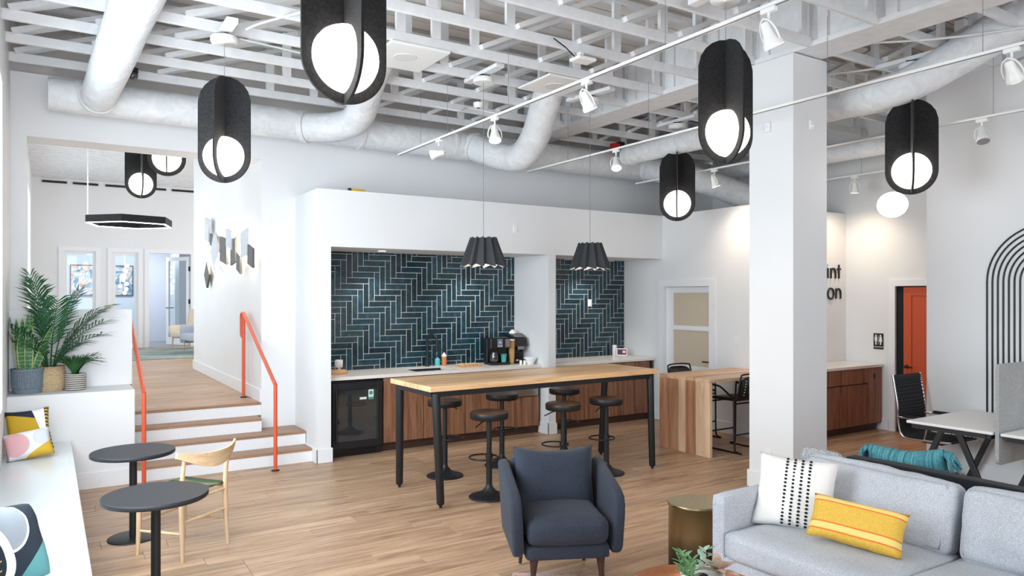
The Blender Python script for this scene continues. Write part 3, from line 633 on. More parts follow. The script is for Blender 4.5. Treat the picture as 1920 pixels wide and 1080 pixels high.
B(-0.53, 0.55, -0.25, 0.5, 0, 0.963, 0.004).build('ledge_box', 'wall', ld)
B(-0.53, 0.555, -0.268, -0.25, 0, 0.165, 0.004).build('ledge_baseboard', 'trim', ld)
struct(B(XL, 0.77, 8.86, 9.02, 0.963, 1.775, 0.004).build('wall_half', 'wall'), 'white half wall behind the potted plants')
bn = empty('window_bench', (-0.07, 4.5, 0)); tag(bn, 'long white window seat below the left windows', 'bench')
B(-0.26, 0.235, -4.0, 3.84, 0, 0.46).build('bench_box', 'wall', bn)
B(-0.26, 0.26, -4.0, 3.84, 0.46, 0.50, 0.004).build('bench_top', 'bench', bn)
B(0.205, 0.212, -3.9, 3.8, 0.4995, 0.5015).build('seam_strip', 'trim', bn)

# handrails
def handrail(x, label):
    r = empty('handrail', (x, 8.12, 0)); tag(r, label, 'handrail', 'orange handrails of the staircase')
    R_ = 0.021
    MB().cyl((0, 0, 0), (0, 0, 0.95), R_, None, 14).build('post', 'orange', r)
    MB().cyl((0, 0, 0.943), (0, 1.54, 1.70), R_, None, 14).build('rail', 'orange', r)
    m = MB(); m.cyl((0, 1.54, ZL), (0, 1.54, 1.70), R_, None, 14); m.build('post', 'orange', r)
    m = MB(); m.tube([(0, 1.54, 1.70), (0, 1.62, 1.705), (0, 1.66, 1.69), (0, 1.675, 1.65), (0, 1.675, 1.44), (0, 1.66, 1.405), (0, 1.62, 1.395), (0, 1.54, 1.395)], R_ * 0.85, 10); m.build('return_loop', 'orange', r)
    for y, z in ((0, 0), (1.54, ZL)): MB().lathe([(0.045, z), (0.045, z + 0.008), (0.026, z + 0.014)], 18, (0, y, 0)).build('floor_flange', 'black', r)
handrail(0.81, 'orange tube handrail on the left of the stairs by the ledge')
handrail(2.105, 'orange tube handrail on the right of the stairs')

# ---------------------------------------------------------------- kitchen
def herringbone(name, x0, x1, z0, z1, ox, oz, label):
    root = empty(name, ((x0 + x1) / 2, YB - 0.012, z0)); tag(root, label, 'backsplash', 'herringbone backsplashes'); bx = (x0 + x1) / 2
    B(x0 - bx, x1 - bx, -0.0095, 0.012, 0, z1 - z0).build('grout', 'grout', root)
    P, n, G = 0.0767, 4, 0.0066
    hm = MB().box((0, 0, 0), (P * n - G, 0.012, P - G), 0.003).build('tile', 'tile', mesh_only=True); vm = MB().box((0, 0, 0), (P - G, 0.012, P * n - G), 0.003).build('tile', 'tile', mesh_only=True)
    for a in range(-60, 90):
        for b in range(-12, 14):
            cx, cz = a + n * b, a - n * b
            for hor in (True, False):
                if hor: rx0, rx1, rz0, rz1 = cx, cx + n, cz, cz + 1
                else: rx0, rx1, rz0, rz1 = cx + n, cx + n + 1, cz - n + 1, cz + 1
                X0, X1, Z0, Z1 = ox + rx0 * P + G / 2, ox + rx1 * P - G / 2, oz + rz0 * P + G / 2, oz + rz1 * P - G / 2
                if X1 < x0 or X0 > x1 or Z1 < z0 or Z0 > z1: continue
                full = X0 >= x0 and X1 <= x1 and Z0 >= z0 and Z1 <= z1
                X0, X1, Z0, Z1 = max(X0, x0), min(X1, x1), max(Z0, z0), min(Z1, z1)
                if X1 - X0 < 0.008 or Z1 - Z0 < 0.008: continue
                rot = (rnd.uniform(-0.006, 0.006), 0, rnd.uniform(-0.006, 0.006)); lc = ((X0 + X1) / 2 - bx, -0.007, (Z0 + Z1) / 2 - z0)
                if full: inst('tile', hm if hor else vm, root, lc, rot)
                else: MB().box((0, 0, 0), (X1 - X0, 0.012, Z1 - Z0), 0.003).build('tile', 'tile', root, lc, rot)
herringbone('tile_backsplash', 2.757, 5.842, 0.957, 2.492, 2.72, 0.93, 'teal herringbone tile backsplash behind the sink and coffee machines')
herringbone('tile_backsplash', 5.965, 7.99, 0.957, 2.492, 5.93, 0.95, 'teal herringbone tile backsplash in the right hand niche')
CF = 8.37   # cabinet fronts
def base_cab(name, x0, x1, doors, label, body_top=0.915):
    c = empty(name, ((x0 + x1) / 2, CF, 0)); tag(c, label, 'cabinet', 'walnut kitchen base cabinets'); cx = (x0 + x1) / 2
    B(x0 - cx, x1 - cx, 0.02, 0.69, 0.10, body_top).build('cabinet_body', 'darkwalnut', c)
    B(x0 - cx, x1 - cx, 0.07, 0.60, 0, 0.10).build('toe_kick', 'darkwalnut', c)
    for a, b, z0, z1, kind in doors:
        dd = B(a - cx + 0.005, b - cx - 0.005, 0.0, 0.02, z0 + 0.002, z1 - 0.002, 0.002).build(kind, 'walnut', c)
        if kind == 'drawer': B((a + b) / 2 - cx - 0.07, (a + b) / 2 - cx + 0.07, -0.012, 0.0, z1 - 0.012, z1 - 0.006).build('edge_pull', 'steel', dd)
    return c
base_cab('base_cabinet', 3.47, 4.62, [(3.47, 4.02, 0.11, 0.91, 'door'), (4.02, 4.62, 0.11, 0.91, 'door')], 'walnut sink cabinet with two doors right of the wine fridge', 0.72)
c = base_cab('base_cabinet', 4.62, 5.82, [(4.62, 5.12, 0.11, 0.91, 'door'), (5.12, 5.80, 0.11, 0.52, 'drawer')], 'walnut cabinet holding the microwave drawer')
mw = B(5.14 - 5.22, 5.78 - 5.22, -0.01, 0.02, 0.53, 0.905, 0.004).build('microwave_drawer', 'steel', c)
B(-0.06, 0.54, -0.013, -0.0095, 0.70, 0.89).build('microwave_window', 'blackplastic', mw)
base_cab('base_cabinet', 5.985, 7.93, [(5.985, 6.6, 0.11, 0.91, 'door'), (6.6, 7.25, 0.11, 0.91, 'door'), (7.25, 7.58, 0.11, 0.76, 'door'), (7.25, 7.58, 0.765, 0.91, 'drawer'), (7.58, 7.9, 0.11, 0.76, 'door'), (7.58, 7.9, 0.765, 0.91, 'drawer')], 'walnut cabinet run in the right hand niche')
B(7.93, 7.955, CF - 0.0, 9.05, 0, 0.915).build('cabinet_end_panel', 'darkwalnut'); tag(bpy.data.objects['cabinet_end_panel'], 'dark walnut end panel closing the right cabinet run', 'panel')
ct = empty('countertop', (4.3, 8.7, 0.9)); tag(ct, 'white quartz countertop with the undermount sink', 'countertop')
m = MB(); m.bb(2.757 - 4.3, 3.95 - 4.3, -0.35, 0.385, 0.017, 0.057); m.bb(4.52 - 4.3, 5.842 - 4.3, -0.35, 0.385, 0.017, 0.057); m.bb(-0.35, 0.22, -0.35, -0.25, 0.017, 0.057); m.bb(-0.35, 0.22, 0.18, 0.385, 0.041, 0.057)
m.build('counter_slab', 'quartz', ct)
m = MB(); m.bb(-0.35, 0.22, -0.25, 0.18, -0.16, -0.15); m.bb(-0.362, -0.35, -0.25, 0.18, -0.16, 0.017); m.bb(0.22, 0.232, -0.25, 0.18, -0.16, 0.017); m.bb(-0.35, 0.22, -0.262, -0.25, -0.16, 0.017); m.bb(-0.35, 0.22, 0.18, 0.192, -0.16, 0.041)
m.build('sink_basin', 'sinksteel', ct)
ct2 = B(5.965, 7.985, 8.35, 9.085, 0.917, 0.957, 0.003).build('countertop', 'quartz'); tag(ct2, 'white quartz countertop in the right hand niche', 'countertop')
# wine fridge
fr = empty('wine_fridge', (3.135, CF, 0)); tag(fr, 'black under counter wine fridge with a glass door', 'fridge')
B(-0.365, -0.325, 0, 0.6, 0, 0.915).build('side_filler', 'darkwalnut', fr)
B(-0.32, 0.32, 0.02, 0.62, 0.08, 0.90).build('fridge_body', 'blackplastic', fr)
B(-0.32, 0.32, 0.02, 0.6, 0, 0.08).build('plinth', 'black', fr)
m = MB()
for k in range(5): m.bb(-0.25, 0.25, 0.012, 0.02, 0.015 + k * 0.013, 0.022 + k * 0.013)
m.build('vent_grille', 'blackplastic', fr)
dr = MB(); dr.bb(-0.315, -0.25, -0.03, 0.018, 0.1, 0.885, 0.004); dr.bb(0.25, 0.315, -0.03, 0.018, 0.1, 0.885, 0.004); dr.bb(-0.25, 0.25, -0.03, 0.018, 0.80, 0.885, 0.004); dr.bb(-0.25, 0.25, -0.03, 0.018, 0.1, 0.18, 0.004)
dr = dr.build('door', 'black', fr); B(-0.25, 0.25, -0.012, 0.0, 0.18, 0.80).build('glass_pane', 'fridgeglass', dr)
m = MB(); m.cyl((-0.275, -0.06, 0.17), (-0.275, -0.06, 0.80), 0.011, None, 10); m.cyl((-0.275, -0.06, 0.22), (-0.275, -0.03, 0.22), 0.008, None, 8); m.cyl((-0.275, -0.06, 0.75), (-0.275, -0.03, 0.75), 0.008, None, 8); m.build('handle', 'black', dr)
m = MB(); m.bb(0.14, 0.205, -0.0145, -0.012, 0.665, 0.785); st_ = m.build('sticker', 'stickerwhite', dr); B(0.14, 0.205, -0.0155, -0.0145, 0.665, 0.695).build('sticker_band', 'stickergreen', dr)
MB().lathe([(0.024, 0.0), (0.024, 0.001)], 16).build('sticker_leaf', 'stickergreen', dr, (0.172, -0.0145, 0.745), (pi / 2, 0, 0))
B(0.03, 0.115, -0.0145, -0.012, 0.672, 0.70).build('paper_label', 'stickerwhite', dr)
# soffit downlights
for k, x in enumerate((3.56, 4.98, 7.0)):
    d_ = empty('recessed_downlight', (x, 8.62, 2.492)); tag(d_, ('leftmost recessed downlight over the sink counter', 'recessed downlight over the coffee machines', 'recessed downlight in the right hand niche')[k], 'light', 'kitchen downlights')
    MB().lathe([(0.062, -0.004), (0.062, 0.0), (0.048, 0.0)], 22).build('trim_ring', 'white', d_); MB().lathe([(0.048, -0.006), (0.046, -0.003)], 22).build('lamp_face', 'coolglow', d_)
    ls = bpy.data.lights.new('downlight_beam', 'SPOT'); ls.energy = 34; ls.color = (1, 0.95, 0.88); ls.spot_size = radians(92); ls.spot_blend = 0.7; ls.shadow_soft_size = 0.04
    lo = bpy.data.objects.new('downlight_beam', ls); COL.objects.link(lo); lo.parent = d_; lo.location = (0, 0, -0.03); lo.rotation_euler = aim((0, 0, 0), (0, 0.28, -1))
# faucet
f = empty('faucet', (4.375, 9.0, 0.957)); tag(f, 'tall matt black kitchen faucet at the sink', 'faucet')
MB().lathe([(0.027, 0), (0.027, 0.05), (0.022, 0.055), (0.022, 0.16), (0.016, 0.165)], 18).build('faucet_body', 'black', f)
pts = [(0, 0, 0.15), (0, 0, 0.34)] + [(0.0, -0.075 + 0.075 * cos(a), 0.34 + 0.075 * sin(a)) for a in [pi * k / 8 for k in range(1, 9)]] + [(0, -0.15, 0.27)]
pts = [(-y * 0.55, y * 0.85, z * 1.06) for x, y, z in pts]
MB().tube(pts, 0.017, 12).build('spout', 'black', f); MB().cyl(pts[-1], (pts[-1][0], pts[-1][1], 0.2), 0.019, 0.021, 14).build('spray_head', 'black', f)
MB().cyl((0.02, 0, 0.09), (0.075, -0.02, 0.10), 0.009, 0.007, 10).build('lever', 'black', f)
# soap bottles
def bottle(x, y, r, h, mat, lab, top):
    b = empty('soap_bottle', (x, y, 0.957)); tag(b, lab, 'bottle')
    MB().lathe([(r * 0.95, 0), (r, 0.005), (r, h * 0.62)], 18).build('label_body', mat, b)
    MB().lathe([(r, h * 0.62), (r, h * 0.72), (r * 0.5, h * 0.82), (r * 0.42, h * 0.84), (r * 0.42, h * 0.9)], 18).build('shoulder', top, b)
    m = MB(); m.lathe([(r * 0.46, h * 0.9), (r * 0.46, h * 0.96), (0.006, h * 0.97), (0.006, h * 1.12)], 14); m.tube([(0, 0, h * 1.12), (-0.02, 0, h * 1.14), (-0.045, 0, h * 1.1)], 0.007, 8); m.build('pump', 'blackplastic', b)
bottle(4.52, 8.98, 0.036, 0.13, 'teal', 'turquoise soap bottle with black pump beside the faucet', 'teal')
bottle(4.625, 8.985, 0.036, 0.2, 'amber', 'orange soap bottle with white shoulder and black pump', 'white')
# serving boards, cookies, candle
cb = B(-0.19, 0.19, -0.1, 0.1, 0, 0.015, 0.004).build('serving_board', 'creamwood', None, (4.83, 8.66, 0.957), (0, 0, 0.1)); tag(cb, 'pale wooden board of cookies beside the sink', 'board')
ck = MB().lathe([(0.026, 0), (0.03, 0.006), (0.026, 0.013), (0.001, 0.016)], 12).build('cookie', 'cookie', mesh_only=True)
for i in range(5):
    for j in range(2):
        for l in range(2):
            o = inst('cookie', ck, None, (4.72 + i * 0.062 - l * 0.02, 8.60 + j * 0.075 + i * 0.006, 0.9725 + l * 0.0165), (0, 0, rnd.random() * 6))
            tag(o, 'small baked cookie piled on the serving board by the sink', 'cookie', 'cookies on the serving board')
sb = MB().lathe([(0.13, 0), (0.135, 0.008), (0.13, 0.045), (0.12, 0.05)], 26).build('wooden_tray', 'creamwood', None, (3.0, 8.72, 0.957)); tag(sb, 'round pale wood tray at the left end of the counter', 'tray')
cd = empty('candle_holder', (3.04, 8.74, 1.007)); tag(cd, 'white candle jar standing on the round wood tray', 'candle')
MB().lathe([(0.03, 0), (0.008, 0.012), (0.008, 0.02), (0.045, 0.03), (0.048, 0.12), (0.042, 0.12), (0.04, 0.035)], 20).build('glass_jar', 'white', cd)
MB().lathe([(0.04, 0.035), (0.04, 0.10)], 18).build('wax', 'cotton', cd); MB().cyl((0, 0, 0.10), (0, 0, 0.115), 0.002, None, 6).build('wick', 'black', cd)
# coffee maker
k = empty('coffee_maker', (5.33, 8.74, 0.957), radians(-8)); tag(k, 'black twin carafe coffee maker on the counter', 'coffee maker')
B(-0.15, 0.15, -0.14, 0.12, 0, 0.035, 0.008).build('base', 'blackplastic', k); B(-0.15, 0.15, 0.0, 0.12, 0.035, 0.37, 0.008).build('tower', 'blackplastic', k)
hd = B(-0.15, 0.15, -0.14, 0.0, 0.23, 0.38, 0.01).build('brew_head', 'blackplastic', k); B(-0.05, 0.03, -0.143, -0.1395, 0.25, 0.365).build('control_panel', 'steel', k)
MB().cyl((-0.01, -0.146, 0.315), (-0.01, -0.143, 0.315), 0.02, None, 16).build('display', 'screenblue', k); B(0.07, 0.14, -0.143, -0.1395, 0.25, 0.36).build('side_panel', 'steel', k)
m = MB()
for i in range(3): m.sphere((-0.035 + 0.025 * i, -0.145, 0.265), 0.007, 8, 6)
m.build('button', 'white', k)
MB().lathe([(0.045, 0.036), (0.062, 0.06), (0.06, 0.13), (0.042, 0.17), (0.044, 0.18)], 18, (-0.07, -0.07, 0)).build('carafe', 'fridgeglass', k)
m = MB(); m.tube([(-0.07, -0.13, 0.17), (-0.07, -0.16, 0.16), (-0.07, -0.16, 0.09), (-0.07, -0.13, 0.08)], 0.008, 8); m.build('carafe_handle', 'blackplastic', k)
MB().lathe([(0.032, 0.036), (0.045, 0.15), (0.047, 0.15)], 16, (0.075, -0.07, 0)).build('mug', 'teal', k)
for i in range(2): MB().sphere((-0.09 + 0.035 * i, -0.128, 0.12), 0.011, 8, 6).build('carafe_glint', 'chrome', k)  # chrome beads stand in for highlights on the glass carafe
cs = empty('paper_cup_stack', (5.555, 8.70, 0.957)); tag(cs, 'tall stack of kraft paper cups between the coffee machines', 'cups')
for i in range(15): MB().lathe([(0.031, 0), (0.041, 0.095), (0.043, 0.097), (0.043, 0.1)], 16).build('paper_cup', 'kraft', cs, (0, 0, i * 0.0165))
MB().lathe([(0.044, 0.332), (0.044, 0.342), (0.03, 0.348)], 16).build('cup_lid', 'white', cs)
e = empty('espresso_machine', (5.70, 8.82, 0.957), radians(-12)); tag(e, 'black single serve espresso machine beside the niche pier', 'coffee machine')
B(-0.10, 0.12, -0.16, 0.14, 0, 0.04, 0.008).build('base', 'blackplastic', e); MB().prism([(0.14, 0.0), (0.14, 0.40), (0.05, 0.42), (-0.02, 0.36), (0.0, 0.04), (-0.05, 0.0)], 0.2, 'YZ', -0.09).build('tower', 'blackplastic', e)
MB().prism([(0.05, 0.42), (-0.15, 0.36), (-0.17, 0.25), (0.0, 0.23), (0.06, 0.3)], 0.2, 'YZ', -0.09).build('brew_head', 'blackplastic', e)
MB().box((0.01, -0.063, 0.393), (0.15, 0.13, 0.004), 0, Matrix.Rotation(radians(16.7), 3, 'X')).build('touch_screen', 'greyscreen', e)
MB().prism([(-0.12, 0.225), (-0.16, 0.245), (-0.16, 0.20), (-0.12, 0.17)], 0.1, 'YZ', -0.03).build('spout', 'chrome', e)
m = MB(); m.cyl((0.0, -0.09, 0.04), (0.0, -0.09, 0.055), 0.06, None, 18); m.build('drip_tray', 'steel', e)
MB().lathe([(0.02, 0.40), (0.055, 0.42), (0.05, 0.43), (0.02, 0.47), (0.001, 0.475)], 18, (-0.02, 0.08, 0)).build('white_lid', 'white', e)
bw = MB().lathe([(0.05, 0), (0.055, 0.012), (0.085, 0.07), (0.092, 0.095), (0.088, 0.095), (0.08, 0.07), (0.04, 0.02), (0.001, 0.016)], 24).build('bowl', 'white', None, (5.735, 8.50, 0.957)); tag(bw, 'white bowl at the front of the espresso machine', 'bowl')
for i, (x, y) in enumerate(((5.60, 8.53), (5.645, 8.50))):
    j = empty('creamer_jar', (x, y, 0.957)); tag(j, ('left' if i == 0 else 'right') + ' small white creamer jar in front of the espresso machine', 'jar', 'creamer jars')
    MB().lathe([(0.018, 0), (0.02, 0.004), (0.02, 0.05), (0.015, 0.06)], 14).build('jar_body', 'white', j); MB().lathe([(0.016, 0.06), (0.016, 0.075)], 14).build('jar_lid', 'blackplastic', j)
# tablet, white charger, outlets, level
tb = empty('tablet_display', (7.70, 8.80, 0.957), radians(-35)); tag(tb, 'small white tablet display on the right counter', 'tablet')
MB().box((0, 0, 0.07), (0.17, 0.012, 0.12), 0.004, Matrix.Rotation(radians(-12), 3, 'X')).build('frame', 'white', tb)
MB().box((0, -0.007, 0.072), (0.14, 0.003, 0.085), 0, Matrix.Rotation(radians(-12), 3, 'X')).build('screen', 'screen', tb); MB().box((0.035, -0.0095, 0.075), (0.045, 0.002, 0.04), 0, Matrix.Rotation(radians(-12), 3, 'X')).build('screen_patch', 'pinkpatch', tb)
MB().prism([(0.0, 0.0), (0.06, 0.0), (0.015, 0.05), (0.01, 0.02)], 0.12, 'YZ', -0.06).build('stand', 'white', tb)
mg = empty('white_canister', (7.72, 9.0, 0.957)); tag(mg, 'white slim canister behind the tablet display', 'canister')
MB().lathe([(0.035, 0), (0.037, 0.004), (0.037, 0.15), (0.034, 0.155)], 20).build('canister_body', 'white', mg); MB().lathe([(0.034, 0.155), (0.034, 0.17), (0.001, 0.173)], 20).build('canister_lid', 'white', mg)
def outlet(loc, rz, label, name='wall_outlet', switch=False):
    o_ = empty(name, loc, rz); tag(o_, label, 'switch' if switch else 'outlet')
    B(-0.036, 0.036, -0.006, 0, -0.058, 0.058, 0.003).build('cover_plate', 'white', o_)
    if switch: B(-0.016, 0.016, -0.012, -0.006, -0.034, 0.034, 0.003).build('rocker', 'trim', o_)
    else:
        for z in (0.02, -0.02): B(-0.017, 0.017, -0.009, -0.006, z - 0.014, z + 0.014, 0.003).build('socket', 'trim', o_)
outlet((7.27, 9.08, 1.81), 0, 'white outlet plate on the right herringbone tiles'); outlet((5.293, 8.2, 2.824), 0, 'white outlet on the front of the bulkhead')
outlet((8.0, 6.77, 1.3), -pi / 2, 'white rocker switch on the wall right of the frosted door', 'light_switch', True)
outlet((5.976, 4.66, 0.36), -pi / 2, 'white outlet low on the column'); outlet((8.1, 3.55, 0.42), -pi / 2, 'white outlet low on the right wall under the desk')
sl = empty('spirit_level', (3.14, 8.34, 3.157), 0.1); tag(sl, 'yellow spirit level lying on top of the bulkhead', 'tool')
B(-0.10, 0.08, -0.02, 0.02, 0, 0.045, 0.003).build('level_bar', 'yellow', sl); B(-0.13, -0.10, -0.022, 0.022, 0, 0.047, 0.003).build('end_cap', 'blackplastic', sl)
bx = B(-0.3, 0.3, -0.2, 0.2, 0, 0.12, 0.004).build('cardboard_box', 'brown', None, (9.6, 6.9, 3.10)); tag(bx, 'brown cardboard box on top of the low office box', 'box')

# ---------------------------------------------------------------- bar table and stools
bt = empty('bar_table', (4.32, 6.36, 0), radians(1.6)); tag(bt, 'long bar height butcher block table on black metal legs', 'table')
for i in range(6):
    w = 0.86 / 6; y = -0.43 + w * i
    m = B(-1.435, 1.435, y + 0.0006, y + w - 0.0006, 1.052, 1.10, 0.002); m.build('stave', 'maple', bt)
fm = MB()
for y in (-0.385, 0.385): fm.bb(-1.38, 1.38, y - 0.02, y + 0.02, 1.0, 1.05)
for x in (-1.38, 1.38): fm.bb(x - 0.02, x + 0.02, -0.365, 0.365, 1.0, 1.05)
fm.build('apron_frame', 'black', bt)
for sx in (-1, 1):
    for sy in (-1, 1):
        m = MB(); tx, ty = sx * 1.355, sy * 0.375; bx_, by = sx * 1.335 + (-0.0 if sx < 0 else 0.0), sy * 0.43
        m.tube([(tx, ty, 1.03), (bx_, by, 0.045), (bx_, by, 0.03), (bx_, by, 0.018)], [0.04, 0.036, 0.03, 0.012], 14); lg = m.build('leg', 'black', bt)
        MB().lathe([(0.014, 0), (0.014, 0.022)], 10, (bx_, by, 0)).build('levelling_foot', 'blackplastic', lg)
def make_stool():
    s = empty('bar_stool'); tag(s, '', 'stool', 'black round bar stools at the long table')
    MB().lathe([(0.195, 0), (0.197, 0.006), (0.19, 0.014), (0.13, 0.03), (0.07, 0.06), (0.035, 0.10), (0.029, 0.13)], 36).build('base', 'black', s)
    MB().cyl((0, 0, 0.12), (0, 0, 0.42), 0.029, None, 18).build('lower_column', 'black', s); MB().cyl((0, 0, 0.42), (0, 0, 0.75), 0.0245, None, 18).build('gas_lift', 'black', s)
    m = MB(); c = [(0.085 + 0.135 * cos(a), 0.135 * sin(a), 0.395) for a in [2 * pi * k / 28 for k in range(28)]]; m.tube(c, 0.0085, 8, closed=True); m.cyl((0, 0, 0.375), (0, 0, 0.415), 0.036, None, 18); m.build('footrest_ring', 'black', s)
    MB().lathe([(0.05, 0.735), (0.17, 0.748), (0.182, 0.755), (0.184, 0.80), (0.18, 0.812)], 36).build('seat_rim', 'black', s); MB().lathe([(0.18, 0.811), (0.172, 0.817), (0.001, 0.819)], 36).build('seat', 'stooltop', s)
    MB().tube([(0.03, 0, 0.745), (0.12, 0, 0.725), (0.2, 0, 0.69)], 0.006, 8).build('height_lever', 'black', s); return s
st0 = make_stool()
for i, (x, y, a, lab) in enumerate(((3.567, 6.91, 20, 'black round stool behind the near left leg of the long table'), (3.55, 5.96, 200, 'black round stool at the front left corner of the long table'), (4.338, 7.0, 30, 'second stool from the left on the far side of the long table'),
                                    (4.48, 6.03, 160, 'middle front stool, half hidden by the navy armchair'), (5.22, 7.0, 25, 'rightmost stool on the far side, in front of the narrow pier'), (5.10, 6.08, 195, 'rightmost stool on the near side of the long table'))):
    o = st0 if i == 0 else dup(st0, (x, y, 0), radians(a))
    o.location = (x, y, 0); o.rotation_euler = (0, 0, radians(a)); o['label'] = lab

# ---------------------------------------------------------------- waterfall table and its chairs
wt = empty('waterfall_table', (7.29, 6.39, 0)); tag(wt, 'hickory waterfall edge table standing against the partition', 'table')
ws = [0.17, 0.165, 0.115, 0.165, 0.15, 0.075]; y = 0.42
for w, lt in zip(ws, ('', '', 'light', '', 'light', 'light')):
    B(-0.70, -0.655, y - w + 0.0006, y - 0.0006, 0, 0.886, 0.002).build('upright_board', 'hickory' + lt, wt); B(-0.70, 0.69, y - w + 0.0006, y - 0.0006, 0.886, 0.93, 0.002).build('top_board', 'hickoryx' + lt, wt); y -= w
def make_counter_chair():
    c = empty('counter_chair'); tag(c, '', 'chair', 'black leather counter chairs at the waterfall table')
    for sx in (-1, 1):   # faces -Y? front is +Y
        m = MB(); x = sx * 0.225
        m.tube(path([(x, -0.16, 0.62), (x, -0.17, 0.1), (x, -0.19, 0.025), (x, -0.25, 0.012), (x, 0.26, 0.012), (x, 0.22, 0.03), (x, 0.20, 0.12), (x, 0.19, 0.76), (x, 0.15, 0.80), (x, 0.05, 0.79), (x, -0.1, 0.7), (x, -0.19, 0.66)], 5), 0.0115, 8); m.build('sled_frame', 'black', c)
    m = MB()
    for yy, zz in ((-0.168, 0.22), (0.20, 0.22), (0.195, 0.60), (-0.16, 0.60)): m.cyl((-0.225, yy, zz), (0.225, yy, zz), 0.0105, None, 8)
    m.build('cross_bar', 'black', c)
    MB().rbox((0, 0.02, 0.645), (0.43, 0.40, 0.035), 0.016, 8, (0, 0, -0.0)).build('seat', 'leather', c)
    m = MB(); n = 10; vs = []; fs = []
    for i in range(n + 1):
        a = -1 + 2 * i / n
        for k_, (dz, off) in enumerate(((0.0, 0.0), (0.0, 0.02), (0.25, -0.035), (0.25, -0.055))):
            vs.append((a * (0.215 - 0.02 * (k_ > 1)), -0.20 - 0.05 * (1 - a * a) + off - 0.02, 0.69 + dz - 0.04 * abs(a) ** 6 * (k_ > 1)))
    for i in range(n):
        b = i * 4
        for q in ((0, 1), (1, 2), (2, 3), (3, 0)): fs.append((b + q[0], b + 4 + q[0], b + 4 + q[1], b + q[1]))
    m.add(vs, fs, True); m.add([vs[i] for i in range(4)], [(0, 1, 2, 3)]); m.add([vs[n * 4 + i] for i in range(4)], [(0, 1, 2, 3)]); bk = m.build('backrest', 'leather', c)
    m = MB()
    for sx in (-1, 1):
        for k_ in range(6): m.sphere((sx * 0.165, -0.262 - 0.008 * k_, 0.715 + 0.035 * k_), 0.006, 6, 4)
    m.build('stitching', 'white', bk)
    m = MB(); m.tube(path([(-0.225, -0.16, 0.62), (-0.225, -0.22, 0.72), (-0.215, -0.26, 0.93), (-0.18, -0.27, 0.965), (0, -0.30, 0.972), (0.18, -0.27, 0.965), (0.215, -0.26, 0.93), (0.225, -0.22, 0.72), (0.225, -0.16, 0.62)], 6), 0.0115, 8); m.build('back_frame', 'black', c)
    return c
cc = make_counter_chair(); cc.location = (7.27, 6.16, 0); cc['label'] = 'black leather counter chair half hidden by the column'
dup(cc, (7.42, 7.02, 0), pi, 'black leather counter chair behind the waterfall table near the frosted door')

# ---------------------------------------------------------------- doors on the right
d = struct(empty('door_2', (8.0, 7.705, 0)), 'white door with two frosted panes in the partition')
m = MB(); m.bb(-0.02, 0.0, -0.56, -0.455, 0, 2.165); m.bb(-0.02, 0.0, 0.455, 0.56, 0, 2.165); m.bb(-0.02, 0.0, -0.455, 0.455, 2.06, 2.165); m.build('door_casing', 'trim', d)
m = MB(); m.bb(0.05, 0.09, -0.455, -0.415, 0.01, 2.055); m.bb(0.05, 0.09, 0.315, 0.455, 0.01, 2.055); m.bb(0.05, 0.09, -0.415, 0.315, 1.97, 2.055); m.bb(0.05, 0.09, -0.415, 0.315, 1.41, 1.475); m.bb(0.05, 0.09, -0.415, 0.315, 0.01, 0.88); lf = m.build('door_leaf', 'trim', d)
for z0, z1 in ((1.475, 1.97), (0.88, 1.41)): B(0.06, 0.08, -0.415, 0.315, z0, z1).build('frosted_pane', 'frost', d)
m = MB(); m.cyl((0.05, -0.435, 0.965), (0.0, -0.435, 0.965), 0.012, None, 10); m.tube([(0.005, -0.435, 0.965), (0.005, -0.31, 0.965)], 0.01, 8); m.bb(0.04, 0.052, -0.455, -0.415, 0.9, 1.03); m.build('door_handle', 'black', d)
d = struct(empty('door_3', (10.12, 5.26, 0)), 'burnt orange panel door standing ajar at the far right')
m = MB(); m.bb(-0.02, 0.0, 0.48, 0.57, 0, 2.15); m.bb(-0.02, 0.0, -0.57, -0.48, 0, 2.15); m.bb(-0.02, 0.0, -0.48, 0.48, 2.06, 2.15); m.build('door_casing', 'trim', d)
B(0.02, 0.1, 0.38, 0.48, 0, 2.06).build('dark_opening_strip', 'dark', d)  # near-black strip, shade of the ajar opening put into its colour
m = MB(); m.bb(0.035, 0.075, -0.48, 0.38, 0.01, 2.045); m.bb(0.022, 0.035, 0.27, 0.38, 0.01, 2.045); m.bb(0.022, 0.035, -0.48, -0.37, 0.01, 2.045); m.bb(0.022, 0.035, -0.37, 0.27, 1.93, 2.045); m.bb(0.022, 0.035, -0.37, 0.27, 0.01, 0.25); m.build('door_leaf', 'doororange', d)
m = MB(); m.cyl((0.022, 0.33, 0.93), (-0.03, 0.33, 0.93), 0.026, 0.02, 12); m.tube([(-0.03, 0.33, 0.93), (-0.03, 0.24, 0.93)], 0.01, 8); m.build('door_handle', 'black', d)
